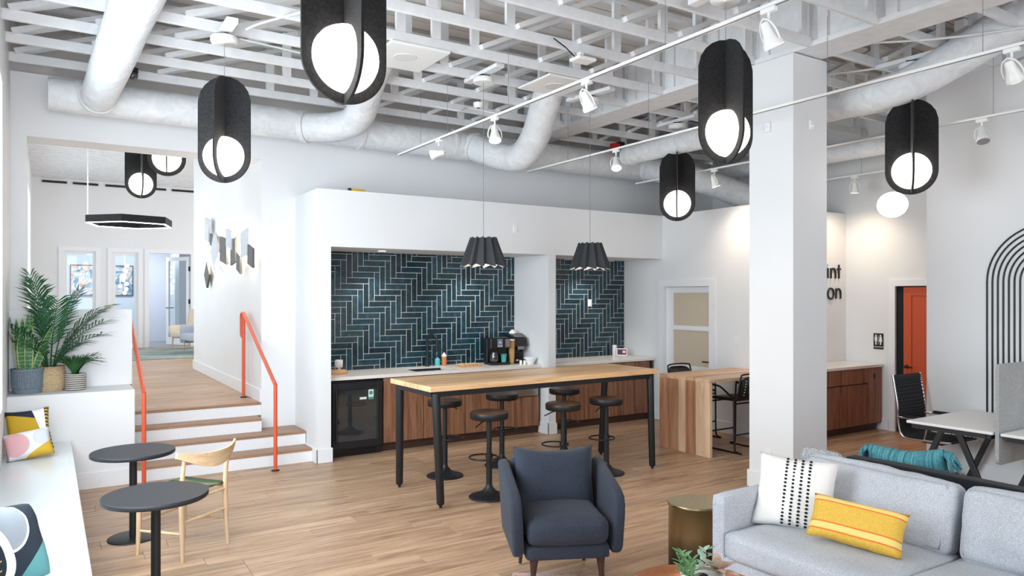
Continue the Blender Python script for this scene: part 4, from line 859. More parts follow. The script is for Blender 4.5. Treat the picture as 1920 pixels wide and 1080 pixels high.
# second cabinet in the corridor
c2 = empty('corridor_cabinet', (9.05, 5.93, 0)); tag(c2, 'dark walnut cabinet with white top below the wall lettering', 'cabinet')
B(-0.85, 1.05, 0.02, 0.55, 0.1, 0.905).build('cabinet_body', 'darkwalnut', c2); B(-0.83, 1.02, 0.08, 0.55, 0, 0.1).build('toe_kick', 'darkwalnut', c2)
for a, b, z0, z1, kk in ((-0.85, 0.05, 0.11, 0.68, 'door'), (0.055, 0.72, 0.11, 0.68, 'door'), (-0.85, 0.05, 0.69, 0.9, 'drawer'), (0.055, 0.72, 0.69, 0.9, 'drawer'), (0.725, 1.045, 0.11, 0.9, 'door')): B(a + 0.004, b - 0.004, 0, 0.02, z0 + 0.003, z1 - 0.003, 0.002).build(kk, 'walnut', c2)
B(0.85, 0.875, -0.01, 0.0, 0.75, 0.82).build('edge_pull', 'black', c2); B(-0.88, 1.06, -0.02, 0.565, 0.905, 0.945, 0.003).build('counter_slab', 'quartz', c2)
# lettering + restroom sign
def text_mesh(body, size, depth, mat, name, offset=0.0):
    cu = bpy.data.curves.new(name, 'FONT'); cu.body = body; cu.size = size; cu.extrude = depth; cu.offset = offset
    tmp = bpy.data.objects.new(name, cu); COL.objects.link(tmp); dg = bpy.context.evaluated_depsgraph_get()
    me = bpy.data.meshes.new_from_object(tmp.evaluated_get(dg)); bpy.data.objects.remove(tmp); me.materials.clear(); me.materials.append(M[mat]); return me
sg = empty('wall_sign_lettering', (9.8, 6.5, 2.0)); tag(sg, 'large black letters reading int on at the edge of the column', 'lettering')
def letter(strokes): 
    m = MB()
    for st_ in strokes: m.tube([(x, -0.014, z) for x, z in st_], 0.0135, 8)
    m.build('letter', 'black', sg)
def arc(cx_, cz_, r, a0, a1, rz=None, n=12): return [(cx_ + r * cos(radians(a0 + (a1 - a0) * k / n)), cz_ + (rz or r) * sin(radians(a0 + (a1 - a0) * k / n))) for k in range(n + 1)]
def nn(x, z): return [[(x, z), (x, z + 0.15)], arc(x + 0.055, z + 0.085, 0.055, 180, 0, 0.062) + [(x + 0.11, z)]]
letter([[(-0.145, 0.18), (-0.145, 0.33)], [(-0.145, 0.372), (-0.145, 0.378)]])
letter(nn(-0.07, 0.18))
letter([[(0.125, 0.385), (0.125, 0.18)], [(0.085, 0.32), (0.168, 0.32)]])
letter([arc(-0.075, -0.045, 0.072, 0, 360, 0.078, 24)])
letter(nn(0.055, -0.12))
rs = empty('restroom_sign', (10.12, 5.99, 1.265), -pi / 2); tag(rs, 'black restroom sign with two white figures beside the orange door', 'sign')
B(-0.075, 0.075, -0.008, 0, -0.115, 0.115, 0.004).build('sign_plate', 'blackplastic', rs)
for sx, skirt in ((-1, 0), (1, 1)):
    m = MB(); x = sx * 0.035
    m.cyl((x, -0.011, 0.085), (x, -0.008, 0.085), 0.012, None, 14)
    poly = [(x - 0.016, 0.07), (x + 0.016, 0.07), (x + 0.02, 0.02), (x + (0.026 if skirt else 0.012), -0.005), (x + 0.009, -0.005), (x + 0.009, -0.05), (x - 0.009, -0.05), (x - 0.009, -0.005), (x - (0.026 if skirt else 0.012), -0.005), (x - 0.02, 0.02)]
    m.prism(poly, -0.003, 'XZ', -0.008); m.build('figure', 'white', rs)
B(-0.002, 0.002, -0.0105, -0.008, -0.045, 0.09).build('divider', 'white', rs)
inst('sign_text', text_mesh('RESTROOM', 0.026, 0.001, 'white', 'sign_text'), rs, (-0.064, -0.0095, -0.09), (pi / 2, 0, 0))
# arch artwork
ar = empty('arch_wall_art', (8.1, 3.08, 0.2)); tag(ar, 'black metal arch of seven nested lines on the right wall', 'artwork')
for i in range(7):
    r = 0.56 - 0.05 * i; pts = [(-0.007, r, 0.5)] + [(-0.007, r * cos(a), 1.866 + r * sin(a)) for a in [pi * q / 28 for q in range(29)]] + [(-0.007, -r, 0.5)]
    MB().tube(pts, 0.0085, 8).build('arch_line', 'black', ar)

# ---------------------------------------------------------------- pendants
def felt_panel(W_=0.46, H_=0.93, hole=0.178, T=0.016):
    m = MB(); r = W_ / 2; N = 72; top = H_ - 2 * r; vs = []; fs = []
    for k in range(N):
        a = 2 * pi * k / N; dx, dz = cos(a), sin(a)
        if dz <= 0: R_ = r
        else:
            R_ = None
            if abs(dx) > 1e-6:
                t_ = r / abs(dx)
                if t_ * dz <= top: R_ = t_
            if R_ is None: R_ = dz * top + sqrt(max(0, r * r - (dx * top) ** 2))
        o_ = (R_ * dx, R_ * dz); i_ = (hole * dx, hole * dz)
        for yy in (-T / 2, T / 2): vs += [(o_[0], yy, r + o_[1]), (i_[0], yy, r + i_[1])]
    for k in range(N):
        a, b = k * 4, ((k + 1) % N) * 4; fs += [(a, b, b + 1, a + 1), (a + 2, a + 3, b + 3, b + 2), (a, a + 2, b + 2, b), (a + 1, b + 1, b + 3, a + 3)]
    m.add(vs, fs); return m.build('felt_panel', 'felt', mesh_only=True)
fp = felt_panel()
def make_pendant(cable_top):
    p = empty('capsule_pendant'); tag(p, '', 'pendant light', 'black felt capsule pendants')
    inst('felt_panel', fp, p); inst('felt_panel', fp, p, (0, 0, 0.0005), (0, 0, pi / 2))
    g_ = MB().sphere((0, 0, 0.23), 0.1745, 32, 20).build('globe', 'globe', p)
    MB().cyl((0, 0, 0.93), (0, 0, cable_top), 0.0025, None, 6).build('cable', 'cable', p)
    MB().lathe([(0.001, cable_top - 0.004), (0.014, cable_top - 0.004), (0.014, cable_top), (0.112, cable_top), (0.115, cable_top + 0.01), (0.115, cable_top + 0.045), (0.11, cable_top + 0.05)], 30).build('canopy', 'white', p)
    m = MB(); m.bb(-0.05, 0.05, -0.05, 0.05, cable_top + 0.05, cable_top + 0.075); m.build('junction_box', 'dark', p)
    m = MB(); m.bb(-0.045, 0.045, -0.34, 0.34, cable_top + 0.075, cable_top + 0.115); m.build('mounting_board', 'ceil', p)
    return p
ZP = 2.91; p0 = make_pendant(4.135 - ZP)
PEND = [(1.29, 3.62, 22, 'black felt capsule pendant nearest the camera, cut by the top edge'), (1.30, 6.71, -22, 'black felt capsule pendant in front of the opening to the raised room'), (4.29, 3.73, 33, 'black felt capsule pendant just left of the column top'),
        (7.10, 3.87, 5, 'black felt capsule pendant right of the column, over the desks'), (7.01, 6.91, -2, 'black felt capsule pendant hanging before the frosted door corner')]
for i, (x, y, a, lab) in enumerate(PEND):
    az = atan2(x, y); rz = -az + radians(a)
    o = p0 if i == 0 else dup(p0, (x, y, ZP), rz)
    o.location = (x, y, ZP); o.rotation_euler = (0, 0, rz); o['label'] = lab
    for c_ in o.children:
        if c_.name.startswith('mounting_board'): c_.rotation_euler = (0, 0, -rz)
for x, y, z, a, lab in ((1.25, 12.97, 3.48, 8, 'farther black capsule pendant seen through the opening'), (1.31, 10.44, 3.49, -1, 'black capsule pendant just behind the opening header, upper half hidden')):
    o = dup(p0, (x, y, z), -atan2(x, y) + radians(a), lab)
    for c_ in list(o.children):
        if c_.name.startswith(('cable', 'canopy', 'junction', 'mounting')): bpy.data.objects.remove(c_)
    MB().cyl((0, 0, 0.93), (0, 0, 4.70 - z), 0.0025, None, 6).build('cable', 'cable', o); MB().lathe([(0.11, 4.675 - z), (0.11, 4.704 - z)], 24).build('canopy', 'white', o)
def make_shade():
    s = empty('pleated_pendant'); tag(s, '', 'pendant light', 'pleated felt pendants over the long table')
    N = 12
    def pleats(k0):
        vs = []; fs = []
        for k in range(N):
            for w_, (rb, rt) in enumerate(((0.250, 0.135), (0.188, 0.098))):
                a = 2 * pi * (k + (0.0 if w_ == 0 else 0.16)) / N
                for zz, r_ in ((0.0 if w_ == 0 else 0.03, rb * k0), (0.315 if w_ == 0 else 0.30, rt * k0)): vs.append((r_ * cos(a), r_ * sin(a), zz))
        for k in range(2 * N): a, b = 2 * k, 2 * ((k + 1) % (2 * N)); fs.append((a, b, b + 1, a + 1))
        m = MB(); m.add(vs, fs); return m
    o_ = pleats(1.0).build('shade', 'shade', s); sd = o_.modifiers.new('thickness', 'SOLIDIFY'); sd.thickness = 0.004; sd.offset = 1
    pleats(0.985).build('shade_lining', 'white', s)
    MB().lathe([(0.05, 0.30), (0.095, 0.295), (0.095, 0.305), (0.02, 0.31)], 20).build('shade_cap', 'shade', s)
    MB().lathe([(0.001, 0.06), (0.05, 0.075), (0.062, 0.12), (0.045, 0.17), (0.02, 0.2), (0.02, 0.29)], 18).build('bulb', 'globe', s)
    MB().cyl((0, 0, 0.30), (0, 0, 1.93), 0.003, None, 6).build('cable', 'cable', s); MB().lathe([(0.105, 1.93), (0.108, 1.94), (0.108, 1.98), (0.10, 1.985)], 26).build('canopy', 'white', s)
    m = MB(); m.bb(-0.05, 0.05, -0.05, 0.05, 1.985, 2.01); m.build('junction_box', 'dark', s); m = MB(); m.bb(-0.045, 0.045, -0.34, 0.34, 2.01, 2.05); m.build('mounting_board', 'ceil', s)
    return s
s0 = make_shade(); s0.location = (3.85, 6.58, 2.222); s0['label'] = 'left pleated grey felt pendant over the long table'
dup(s0, (5.29, 6.60, 2.222), 0.15, 'right pleated grey felt pendant over the long table')
gp = empty('globe_pendant', (8.85, 5.06, 2.9)); tag(gp, 'plain white globe pendant in the corridor', 'pendant light')
MB().sphere((0, 0, 0.155), 0.175, 28, 16, (1, 1, 0.9)).build('globe', 'globe', gp); MB().cyl((0, 0, 0.31), (0, 0, 1.33), 0.0025, None, 6).build('cable', 'cable', gp); MB().lathe([(0.07, 1.31), (0.07, 1.35)], 18).build('canopy', 'white', gp); B(-0.045, 0.045, -0.36, 0.52, 1.35, 1.39).build('mounting_board', 'ceil', gp)
hx = empty('hexagon_ring_light', (1.30, 15.3, 3.25), 0.25); tag(hx, 'black hexagonal ring light hanging in the raised room', 'pendant light')
ring = lambda r, z: [(r * cos(pi * k / 3), r * sin(pi * k / 3), z) for k in range(6)]
def hexring(r0, r1, z0, z1):
    vs = ring(r0, z0) + ring(r1, z0) + ring(r0, z1) + ring(r1, z1); fs = []
    for k in range(6):
        j = (k + 1) % 6; fs += [(k, j, 6 + j, 6 + k), (12 + k, 18 + k, 18 + j, 12 + j), (k, 12 + k, 12 + j, j), (6 + k, 6 + j, 18 + j, 18 + k)]
    m = MB(); m.add(vs, fs); return m
hexring(0.76, 0.70, 0.0, 0.13).build('ring_frame', 'felt', hx); hexring(0.752, 0.71, -0.012, 0.0).build('light_strip', 'coolglow', hx)
MB().cyl((-0.72, 0, 0.12), (-0.72, 0, 1.455), 0.012, None, 8).build('suspension_rod', 'white', hx)

# ---------------------------------------------------------------- track lighting
def track(x, y0, y1, wires, label):
    t_ = empty('light_track', (x, (y0 + y1) / 2, 3.6)); tag(t_, label, 'light track', 'white ceiling light tracks'); h = (y1 - y0) / 2
    B(-0.018, 0.018, -h, h, 0, 0.02).build('track_rail', 'white', t_); B(-0.008, 0.008, -h, h, -0.0012, 0.0).build('rail_slot', 'cable', t_)
    for y in wires: MB().cyl((0, y - (y0 + y1) / 2, 0.02), (0, y - (y0 + y1) / 2, 0.66), 0.0022, None, 5).build('suspension_wire', 'cable', t_)
track(3.54, 1.2, 8.05, (7.45, 6.8, 5.6, 3.6, 2.2), 'left white light track over the long table'); track(5.5, 1.2, 8.2, (7.3, 5.85, 5.0, 3.7, 2.5), 'second white light track, passing in front of the column')
track(7.46, 2.4, 8.2, (7.2, 5.2, 3.3), 'third white light track at the right of the column'); track(9.55, 4.2, 8.2, (5.9, 7.4), 'fourth white light track over the corridor')
def head(x, y, tgt, power, label, lit=True, ang=70):
    h = empty('track_spotlight', (x, y, 3.6)); tag(h, label, 'spotlight', 'white track spotlights')
    B(-0.017, 0.017, -0.05, 0.05, -0.03, -0.001, 0.003).build('adapter', 'white', h); MB().cyl((0, 0, -0.07), (0, 0, -0.03), 0.009, None, 8).build('stem', 'white', h)
    e_ = empty('lamp_head', (0, 0, -0.145), parent=h); e_.rotation_euler = aim((x, y, 3.455), tgt)
    MB().lathe([(0.058, -0.085), (0.06, -0.07), (0.052, -0.05), (0.035, 0.0), (0.03, 0.05), (0.022, 0.065)], 22).build('lamp_housing', 'white', e_)
    MB().lathe([(0.0545, -0.0865), (0.05, -0.0845)], 22).build('lamp_face', 'spotglow' if lit else 'steel', e_)
    m = MB()
    for sx in (-1, 1): m.tube(path([(0, 0, 0.085), (sx * 0.04, 0, 0.06), (sx * 0.064, 0, 0.0), (sx * 0.064, 0, -0.055)], 4), 0.006, 6)
    m.build('yoke', 'white', e_)
    if lit:
        ls = bpy.data.lights.new('spot_beam', 'SPOT'); ls.energy = power * 0.45; ls.color = (1, 0.80, 0.58); ls.spot_size = radians(ang); ls.spot_blend = 1.0; ls.shadow_soft_size = 0.045
        lo = bpy.data.objects.new('spot_beam', ls); COL.objects.link(lo); lo.parent = e_; lo.location = (0, 0, -0.10)
head(3.54, 7.0, (2.4, 8.2, 3.2), 0, 'unlit track spotlight at the far end of the left track', False); head(3.54, 5.84, (3.1, 4.7, 0.0), 70, 'second track spotlight from the far end of the left track')
head(3.54, 4.46, (4.9, 4.55, 1.2), 130, 'third track spotlight from the far end of the left track', True, 100); head(3.54, 2.76, (4.7, 2.5, 1.2), 40, 'nearest track spotlight on the left track, turned to the column')
head(5.5, 6.385, (4.6, 5.0, 0.5), 70, 'track spotlight on the second track left of the far pendant'); head(5.5, 2.32, (6.9, 2.2, 1.6), 60, 'track spotlight at the top right corner of the view')
head(7.46, 6.68, (8.0, 6.5, 2.0), 90, 'track spotlight left of the column lighting the partition', True, 110); head(9.55, 6.0, (9.9, 6.2, 1.4), 105, 'track spotlight right of the column lighting the lettering', True, 130)
head(7.46, 3.4, (7.15, 3.1, 2.5), 0, 'unlit track spotlight high against the right wall', False)

# small ceiling devices
o = empty('ceiling_camera', (0.73, 8.35, 4.12)); tag(o, 'black dome camera under the ceiling at the back left', 'camera')
MB().lathe([(0.052, 0.09), (0.055, 0.13)], 18).build('mount_ring', 'blackplastic', o); MB().sphere((0, 0, 0.06), 0.052, 18, 12).build('dome', 'fridgeglass', o)
o = empty('smoke_detector', (4.33, 7.52, 4.185)); tag(o, 'small white smoke detector below the kitchen pendant canopy', 'detector'); MB().lathe([(0.045, -0.02), (0.06, 0.0), (0.062, 0.04)], 20).build('detector_body', 'white', o); MB().lathe([(0.02, -0.026), (0.024, -0.02)], 14).build('detector_vent', 'cable', o)
o = empty('wireless_access_point', (4.30, 5.47, 4.155), 0.0); tag(o, 'white wireless box hanging by a black cable above the left track', 'access point'); B(-0.11, 0.11, -0.08, 0.08, 0, 0.035, 0.012).build('access_point_body', 'white', o); B(-0.02, 0.02, 0.01, 0.07, 0.035, 0.096).build('bracket', 'white', o)
MB().tube([(-0.1, 0, 0.03), (-0.22, -0.02, 0.09), (-0.36, -0.02, 0.15)], 0.006, 6).build('cable', 'black', o)
o = empty('alarm_strobe', (7.3, 8.5, 4.16)); tag(o, 'small red alarm device between the ceiling joists', 'alarm'); B(-0.06, 0.06, -0.06, 0.06, 0, 0.09, 0.01).build('alarm_body', 'red', o); B(0.06, 0.16, -0.05, 0.05, 0, 0.12, 0.004).build('back_box', 'dark', o)
for i, (loc, rz, lab) in enumerate((((5.976, 4.66, 3.58), -pi / 2, 'small white sensor on the left face of the column'), ((6.23, 4.38, 3.575), 0, 'small white sensor on the right face of the column'))):
    o = empty('wall_sensor', loc, rz); tag(o, lab, 'sensor'); B(-0.03, 0.03, -0.03, 0, -0.05, 0.05, 0.006).build('sensor_body', 'white', o); MB().sphere((0, -0.03, -0.01), 0.018, 10, 8).build('sensor_lens', 'trim', o)
def conduit(pts, r, lab):
    o = MB().tube(path(pts, 8), r, 8).build('ceiling_cable', 'wirewhite'); tag(o, lab, 'cable')
conduit([(6.5, 5.4, 4.3), (6.9, 4.6, 4.24), (7.15, 4.0, 4.22), (7.5, 3.3, 4.24), (7.9, 2.6, 4.3)], 0.011, 'white cable looping past the right pendant canopy')
conduit([(6.5, 3.95, 4.3), (6.8, 3.4, 4.24), (7.1, 2.8, 4.23), (7.6, 2.0, 4.3)], 0.011, 'white cable between the girder and the right wall')
conduit([(3.9, 7.9, 4.22), (4.1, 7.6, 4.12), (4.3, 7.7, 4.2), (4.5, 7.4, 4.1), (4.7, 7.6, 4.2)], 0.008, 'white cable drooping in loops over the sink')
conduit([(1.9, 5.8, 4.28), (1.55, 6.3, 4.24), (1.45, 6.55, 4.235)], 0.010, 'white cable feeding the canopy at the upper left')
conduit([(1.42, 6.72, 4.2), (1.9, 6.85, 4.22), (2.5, 7.0, 4.23)], 0.008, 'white cable leaving the upper left canopy to the right')

# ---------------------------------------------------------------- cafe tables and wooden chair
def cafe_table(x, y, lab):
    t_ = empty('cafe_table', (x, y, 0)); tag(t_, lab, 'table', 'round charcoal cafe tables')
    MB().lathe([(0.300, 0.662), (0.305, 0.667), (0.305, 0.688), (0.302, 0.692)], 56).build('tabletop', 'tabletop', t_)
    MB().cyl((0, 0, 0.01), (0, 0, 0.663), 0.028, None, 20).build('pedestal', 'black', t_); MB().lathe([(0.185, 0), (0.185, 0.007), (0.18, 0.010), (0.03, 0.012)], 44).build('base_plate', 'black', t_)
    MB().lathe([(0.07, 0.652), (0.07, 0.663)], 20).build('top_plate', 'black', t_)
    for sx in (-1, 1): MB().tube([(sx * 0.055, -0.03, 0.655), (sx * 0.055, -0.03, 0.625), (sx * 0.075, -0.03, 0.617), (sx * 0.095, -0.03, 0.625), (sx * 0.095, -0.03, 0.635)], 0.004, 6).build('bag_hook', 'black', t_)
cafe_table(0.57, 6.48, 'round charcoal cafe table nearer the stairs'); cafe_table(0.565, 5.0, 'round charcoal cafe table in the foreground')
ch = empty('wooden_chair', (0.86, 5.99, 0), atan2(-0.42, 0.62) * -1 + 0); ch.rotation_euler = (0, 0, radians(36)); tag(ch, 'pale ash chair with a curved backrest and green woven seat', 'chair')
# local: front = +Y, back = -Y
for sx in (-1, 1):
    x = sx * 0.215
    MB().tube([(x * 1.02, 0.21, 0), (x, 0.2, 0.25), (x, 0.2, 0.485)], [0.012, 0.019, 0.016], 12).build('front_leg', 'ash', ch)
    MB().tube([(x * 1.03, -0.23, 0), (x, -0.215, 0.25), (x, -0.21, 0.46), (x, -0.22, 0.6), (x * 1.02, -0.245, 0.765)], [0.012, 0.018, 0.019, 0.016, 0.012], 12).build('back_leg', 'ash', ch)
    MB().cyl((x, 0.2, 0.455), (x, -0.21, 0.455), 0.014, 0.014, 10).build('seat_rail', 'ash', ch); MB().tube([(x, 0.205, 0.18), (x, 0, 0.19), (x, -0.22, 0.20)], [0.009, 0.013, 0.009], 10).build('stretcher', 'ash', ch)
MB().cyl((-0.215, 0.2, 0.455), (0.215, 0.2, 0.455), 0.014, None, 10).build('seat_rail', 'ash', ch); MB().cyl((-0.215, -0.21, 0.43), (0.215, -0.21, 0.43), 0.014, None, 10).build('seat_rail', 'ash', ch)
MB().tube([(-0.215, 0.203, 0.25), (0, 0.203, 0.25), (0.215, 0.203, 0.25)], [0.009, 0.013, 0.009], 10).build('stretcher', 'ash', ch); MB().tube([(-0.215, -0.217, 0.28), (0, -0.217, 0.28), (0.215, -0.217, 0.28)], [0.009, 0.013, 0.009], 10).build('stretcher', 'ash', ch)
vs = []; fs = []; n = 20
for i in range(n + 1):
    a = -1 + 2 * i / n; x = a * 0.285; yb = -0.235 - 0.10 * (1 - a * a)
    hh = 0.035 + 0.055 * (cos(a * pi / 2) ** 1.2 if abs(a) < 1 else 0); zt = 0.775 + 0.03 * abs(a) ** 2.5
    for yy in (yb - 0.011, yb + 0.011): vs += [(x, yy, zt - hh * 1.25), (x, yy - 0.008, zt)]
for i in range(n):
    b = i * 4
    for p_, q_ in ((0, 1), (1, 3), (3, 2), (2, 0)): fs.append((b + p_, b + 4 + p_, b + 4 + q_, b + q_))
fs += [(0, 1, 3, 2), (n * 4, n * 4 + 1, n * 4 + 3, n * 4 + 2)]
m = MB(); m.add(vs, fs); m.build('backrest', 'ashx', ch)
m = MB(); n = 12; vs = []; fs = []
for i in range(n + 1):
    for j in range(n + 1):
        x = -0.215 + 0.43 * i / n; y = -0.21 + 0.41 * j / n; vs.append((x, y, 0.485 - 0.022 * sin(pi * j / n) * (1 - (2 * i / n - 1) ** 4)))
for i in range(n):
    for j in range(n): a = i * (n + 1) + j; fs.append((a, a + n + 1, a + n + 2, a + 1))
m.add(vs, fs, True); o = m.build('woven_seat', 'greenseat', ch); sd = o.modifiers.new('thickness', 'SOLIDIFY'); sd.thickness = 0.012

# ---------------------------------------------------------------- armchair
ac = empty('armchair', (2.93, 3.98, 0), atan2(-0.42, -0.908) + pi / 2); tag(ac, 'navy wool armchair on dark tapered legs facing the camera', 'armchair')
ac.rotation_euler = (0, 0, pi - 0.44); ac.scale = (0.89, 0.92, 1.0)
# local: front = +Y
for sx in (-1, 1):
    prof = [(-0.36, 0.25), (-0.385, 0.32), (-0.42, 0.72), (-0.405, 0.745), (-0.36, 0.75), (0.20, 0.665), (0.285, 0.635), (0.325, 0.58), (0.335, 0.50), (0.325, 0.30), (0.30, 0.265), (0.27, 0.25)]
    m = MB(); m.prism(prof, 0.085, 'YZ', -0.0425); o = m.build('arm', 'navy', ac, (sx * 0.345, 0, 0)); o.rotation_euler = (0, radians(sx * 3.5), 0)
    bv = o.modifiers.new('soft', 'BEVEL'); bv.width = 0.028; bv.segments = 4; bv.limit_method = 'ANGLE'; bv.angle_limit = radians(50)
    for p_ in o.data.polygons: p_.use_smooth = True
m = MB(); m.rbox((0, -0.01, 0.275), (0.62, 0.66, 0.10), 0.03, 10); m.build('seat_base', 'navy', ac)
m = MB(); m.rbox((0, 0.045, 0.405), (0.60, 0.60, 0.165), 0.055, 12, (0, 0.02, 0.03)); m.build('seat_cushion', 'navy', ac)
m = MB(); m.rbox((0, -0.375, 0.52), (0.66, 0.10, 0.50), 0.04, 8); m.build('back_frame', 'navy', ac)
m = MB(); m.M = Matrix.Translation((0, -0.235, 0.635)) @ Matrix.Rotation(radians(12), 4, 'X') @ Matrix.Rotation(radians(90), 4, 'X'); m.pillow(0.64, 0.44, 0.22, 20, 0.045, 0.06); m.build('back_cushion', 'navy', ac)
for sx in (-1, 1):
    for y in (0.27, -0.30): MB().tube([(sx * 0.245, y, 0.24), (sx * 0.25, y + 0.004 * (1 if y > 0 else -1), 0.15), (sx * 0.262, y + 0.012 * (1 if y > 0 else -1), 0.012)], [0.034, 0.022, 0.013], 12).build('leg', 'darkwalnut', ac)

# ---------------------------------------------------------------- grey sofa and its cushions (faces -X, runs along Y)
sf = empty('grey_sofa', (4.1, 2.15, 0)); tag(sf, 'heather grey sofa in the right foreground', 'sofa')
def rb(name, x0, x1, y0, y1, z0, z1, r, n=8, puff=(0, 0, 0), mat='greysofa', par=sf): return MB().rbox(((x0 + x1) / 2, (y0 + y1) / 2, (z0 + z1) / 2), (x1 - x0, y1 - y0, z1 - z0), r, n, puff).build(name, mat, par)
rb('sofa_base', -0.53, 0.50, -1.06, 1.06, 0.12, 0.29, 0.025)
rb('arm', -0.53, 0.50, 0.965, 1.075, 0.12, 0.66, 0.025, 10); rb('arm', -0.53, 0.50, -1.175, -1.065, 0.12, 0.66, 0.025, 10)
rb('sofa_back', 0.36, 0.52, -1.06, 0.965, 0.2, 0.72, 0.035, 8)
rb('seat_cushion', -0.56, 0.30, -0.045, 0.955, 0.285, 0.455, 0.04, 12, (0.012, 0, 0.022)); rb('seat_cushion', -0.56, 0.30, -1.055, -0.05, 0.285, 0.455, 0.04, 12, (0.012, 0, 0.022))
for k, (yc, tilt) in enumerate(((0.46, 0.0), (-0.56, 0.0))):
    m = MB(); R = Matrix.Rotation(radians(14), 3, 'Y'); m.rbox((0.285, yc, 0.63), (0.19, 0.98, 0.42), 0.06, 26, (0.05, 0.0, 0.02), R); o = m.build('back_cushion', 'greysofa', sf)
    pts = []
    for (yy, zz) in ((-0.45, -0.185), (-0.45, 0.185), (0.45, 0.185), (0.45, -0.185)): pts.append(Vector((0.285, yc, 0.64)) + R @ Vector((-0.088, yy, zz)))
    MB().tube(pts, 0.004, 6, closed=True).build('piping', 'greysofa', o)
m = MB()
for x in (-0.45, 0.42):
    for y in (-1.05, 0.98): MB().tube([(x, y, 0.12), (x, y, 0)], [0.024, 0.016], 10).build('leg', 'darkwalnut', sf)
from mathutils import noise as mnoise
def crumple(o, amp, k):
    for v_ in o.data.vertices: v_.co += v_.normal * amp * (mnoise.noise(v_.co * k + Vector((3.1, 1.7, 0.4))) + 0.5 * mnoise.noise(v_.co * k * 2.7))
for o in sf.children:
    if o.name.startswith('back_cushion'): crumple(o, 0.014, 4.5)
    if o.name.startswith('seat_cushion'): crumple(o, 0.007, 4.0)
for o in ac.children:
    if 'cushion' in o.name: crumple(o, 0.006, 5.0)
def pillow_obj(name, loc, face, up_tilt, roll, w, h, t_, mat, lab, cat='pillow', **kw):
    """local +Z of the cushion = direction it faces, local +Y = up"""
    o_ = empty(name, loc); f_ = Vector(face).normalized(); upv = Vector((0, 0, 1)); x = upv.cross(f_).normalized(); y = f_.cross(x)
    Mx = Matrix((x, y, f_)).transposed() @ Matrix.Rotation(roll, 3, 'Z'); o_.rotation_euler = Mx.to_euler(); tag(o_, lab, cat)
    c_ = MB().pillow(w, h, t_, 20, **kw).build('cushion', mat, o_); crumple(c_, 0.006, 8.0); return o_
wp = pillow_obj('throw_pillow', (4.01, 2.925, 0.665), (-0.80, -0.45, 0.36), 0, radians(-3), 0.49, 0.47, 0.15, 'cotton', 'white pillow with four rows of black dots on the grey sofa')
m = MB()
for c_ in range(4):
    for r_ in range(19):
        x = -0.055 + c_ * 0.046; y = -0.215 + r_ * 0.0238; q = x / 0.25, y / 0.25
        z = 0.075 * sqrt(max(0, (1 - q[0] ** 4) * (1 - q[1] ** 4))) ** 0.9; m.sphere((x * (1 - 0.09 * (1 - q[1] ** 2) * q[0] ** 2), y * (1 - 0.09 * (1 - q[0] ** 2) * q[1] ** 2), z), 0.0098, 8, 5, (1, 0.8, 0.5))
m.build('dotted_stitching', 'stitch', wp)['kind'] = 'stuff'
pillow_obj('lumbar_pillow', (3.93, 2.46, 0.60), (-0.80, -0.30, 0.52), 0, radians(-5), 0.52, 0.26, 0.14, 'yellowpillow', 'yellow lumbar pillow with orange stripes on the grey sofa', ears=0.06)
bc = MB().rbox((0, 0, 0), (0.11, 0.30, 0.30), 0.05, 12, (0.02, 0, 0)).build('boucle_cushion', 'greyboucle', None, (4.47, 3.06, 0.715), (0, radians(10), 0)); tag(bc, 'fuzzy grey cushion tucked behind the white dotted pillow', 'pillow')
# ink blue sofa back to back
nv = empty('dark_sofa', (5.15, 2.15, 0)); tag(nv, 'dark ink blue sofa standing back to back with the grey sofa', 'sofa')
rb('sofa_back', -0.40, -0.25, -1.3, 0.92, 0.1, 0.79, 0.03, 8, (0, 0, 0), 'inky', nv); rb('sofa_base', -0.25, 0.5, -1.3, 0.92, 0.1, 0.42, 0.04, 8, (0, 0, 0.01), 'inky', nv)
rb('arm', -0.25, 0.5, 0.80, 0.92, 0.4, 0.60, 0.04, 8, (0, 0, 0), 'inky', nv)
for x in (-0.32, 0.42):
    for y in (-1.2, 0.82): MB().cyl((x, y, 0), (x, y, 0.11), 0.018, 0.024, 10).build('leg', 'black', nv)
tp = pillow_obj('teal_lumbar_pillow', (5.03, 2.75, 0.715), (0.86, 0.12, 0.40), 0, radians(-5), 0.52, 0.38, 0.16, 'tealweave', 'teal striped lumbar pillow with tasselled corners on the dark sofa', dent=0.12, ears=0.03)
for sx in (-1, 1):
    m = MB()
    for q in range(16):
        a = q * 0.7; m.tube([(sx * 0.245, 0.165, 0), (sx * (0.285 + 0.01 * cos(a)), 0.14, 0.03 * sin(a)), (sx * (0.31 + 0.02 * cos(a * 2)), 0.055 + 0.02 * cos(a), 0.045 * sin(a))], [0.016, 0.014, 0.009], 6)
    m.build('tassel', 'tealweave', tp)
# brass drum table
bd = empty('drum_side_table', (3.84, 3.62, 0)); tag(bd, 'antique brass drum side table beside the grey sofa arm', 'table')
MB().lathe([(0.18, 0), (0.18, 0.455), (0.187, 0.457)], 60).build('drum_body', 'drum', bd); MB().lathe([(0.187, 0.457), (0.187, 0.468), (0.184, 0.471)], 60).build('drum_top', 'brass', bd)
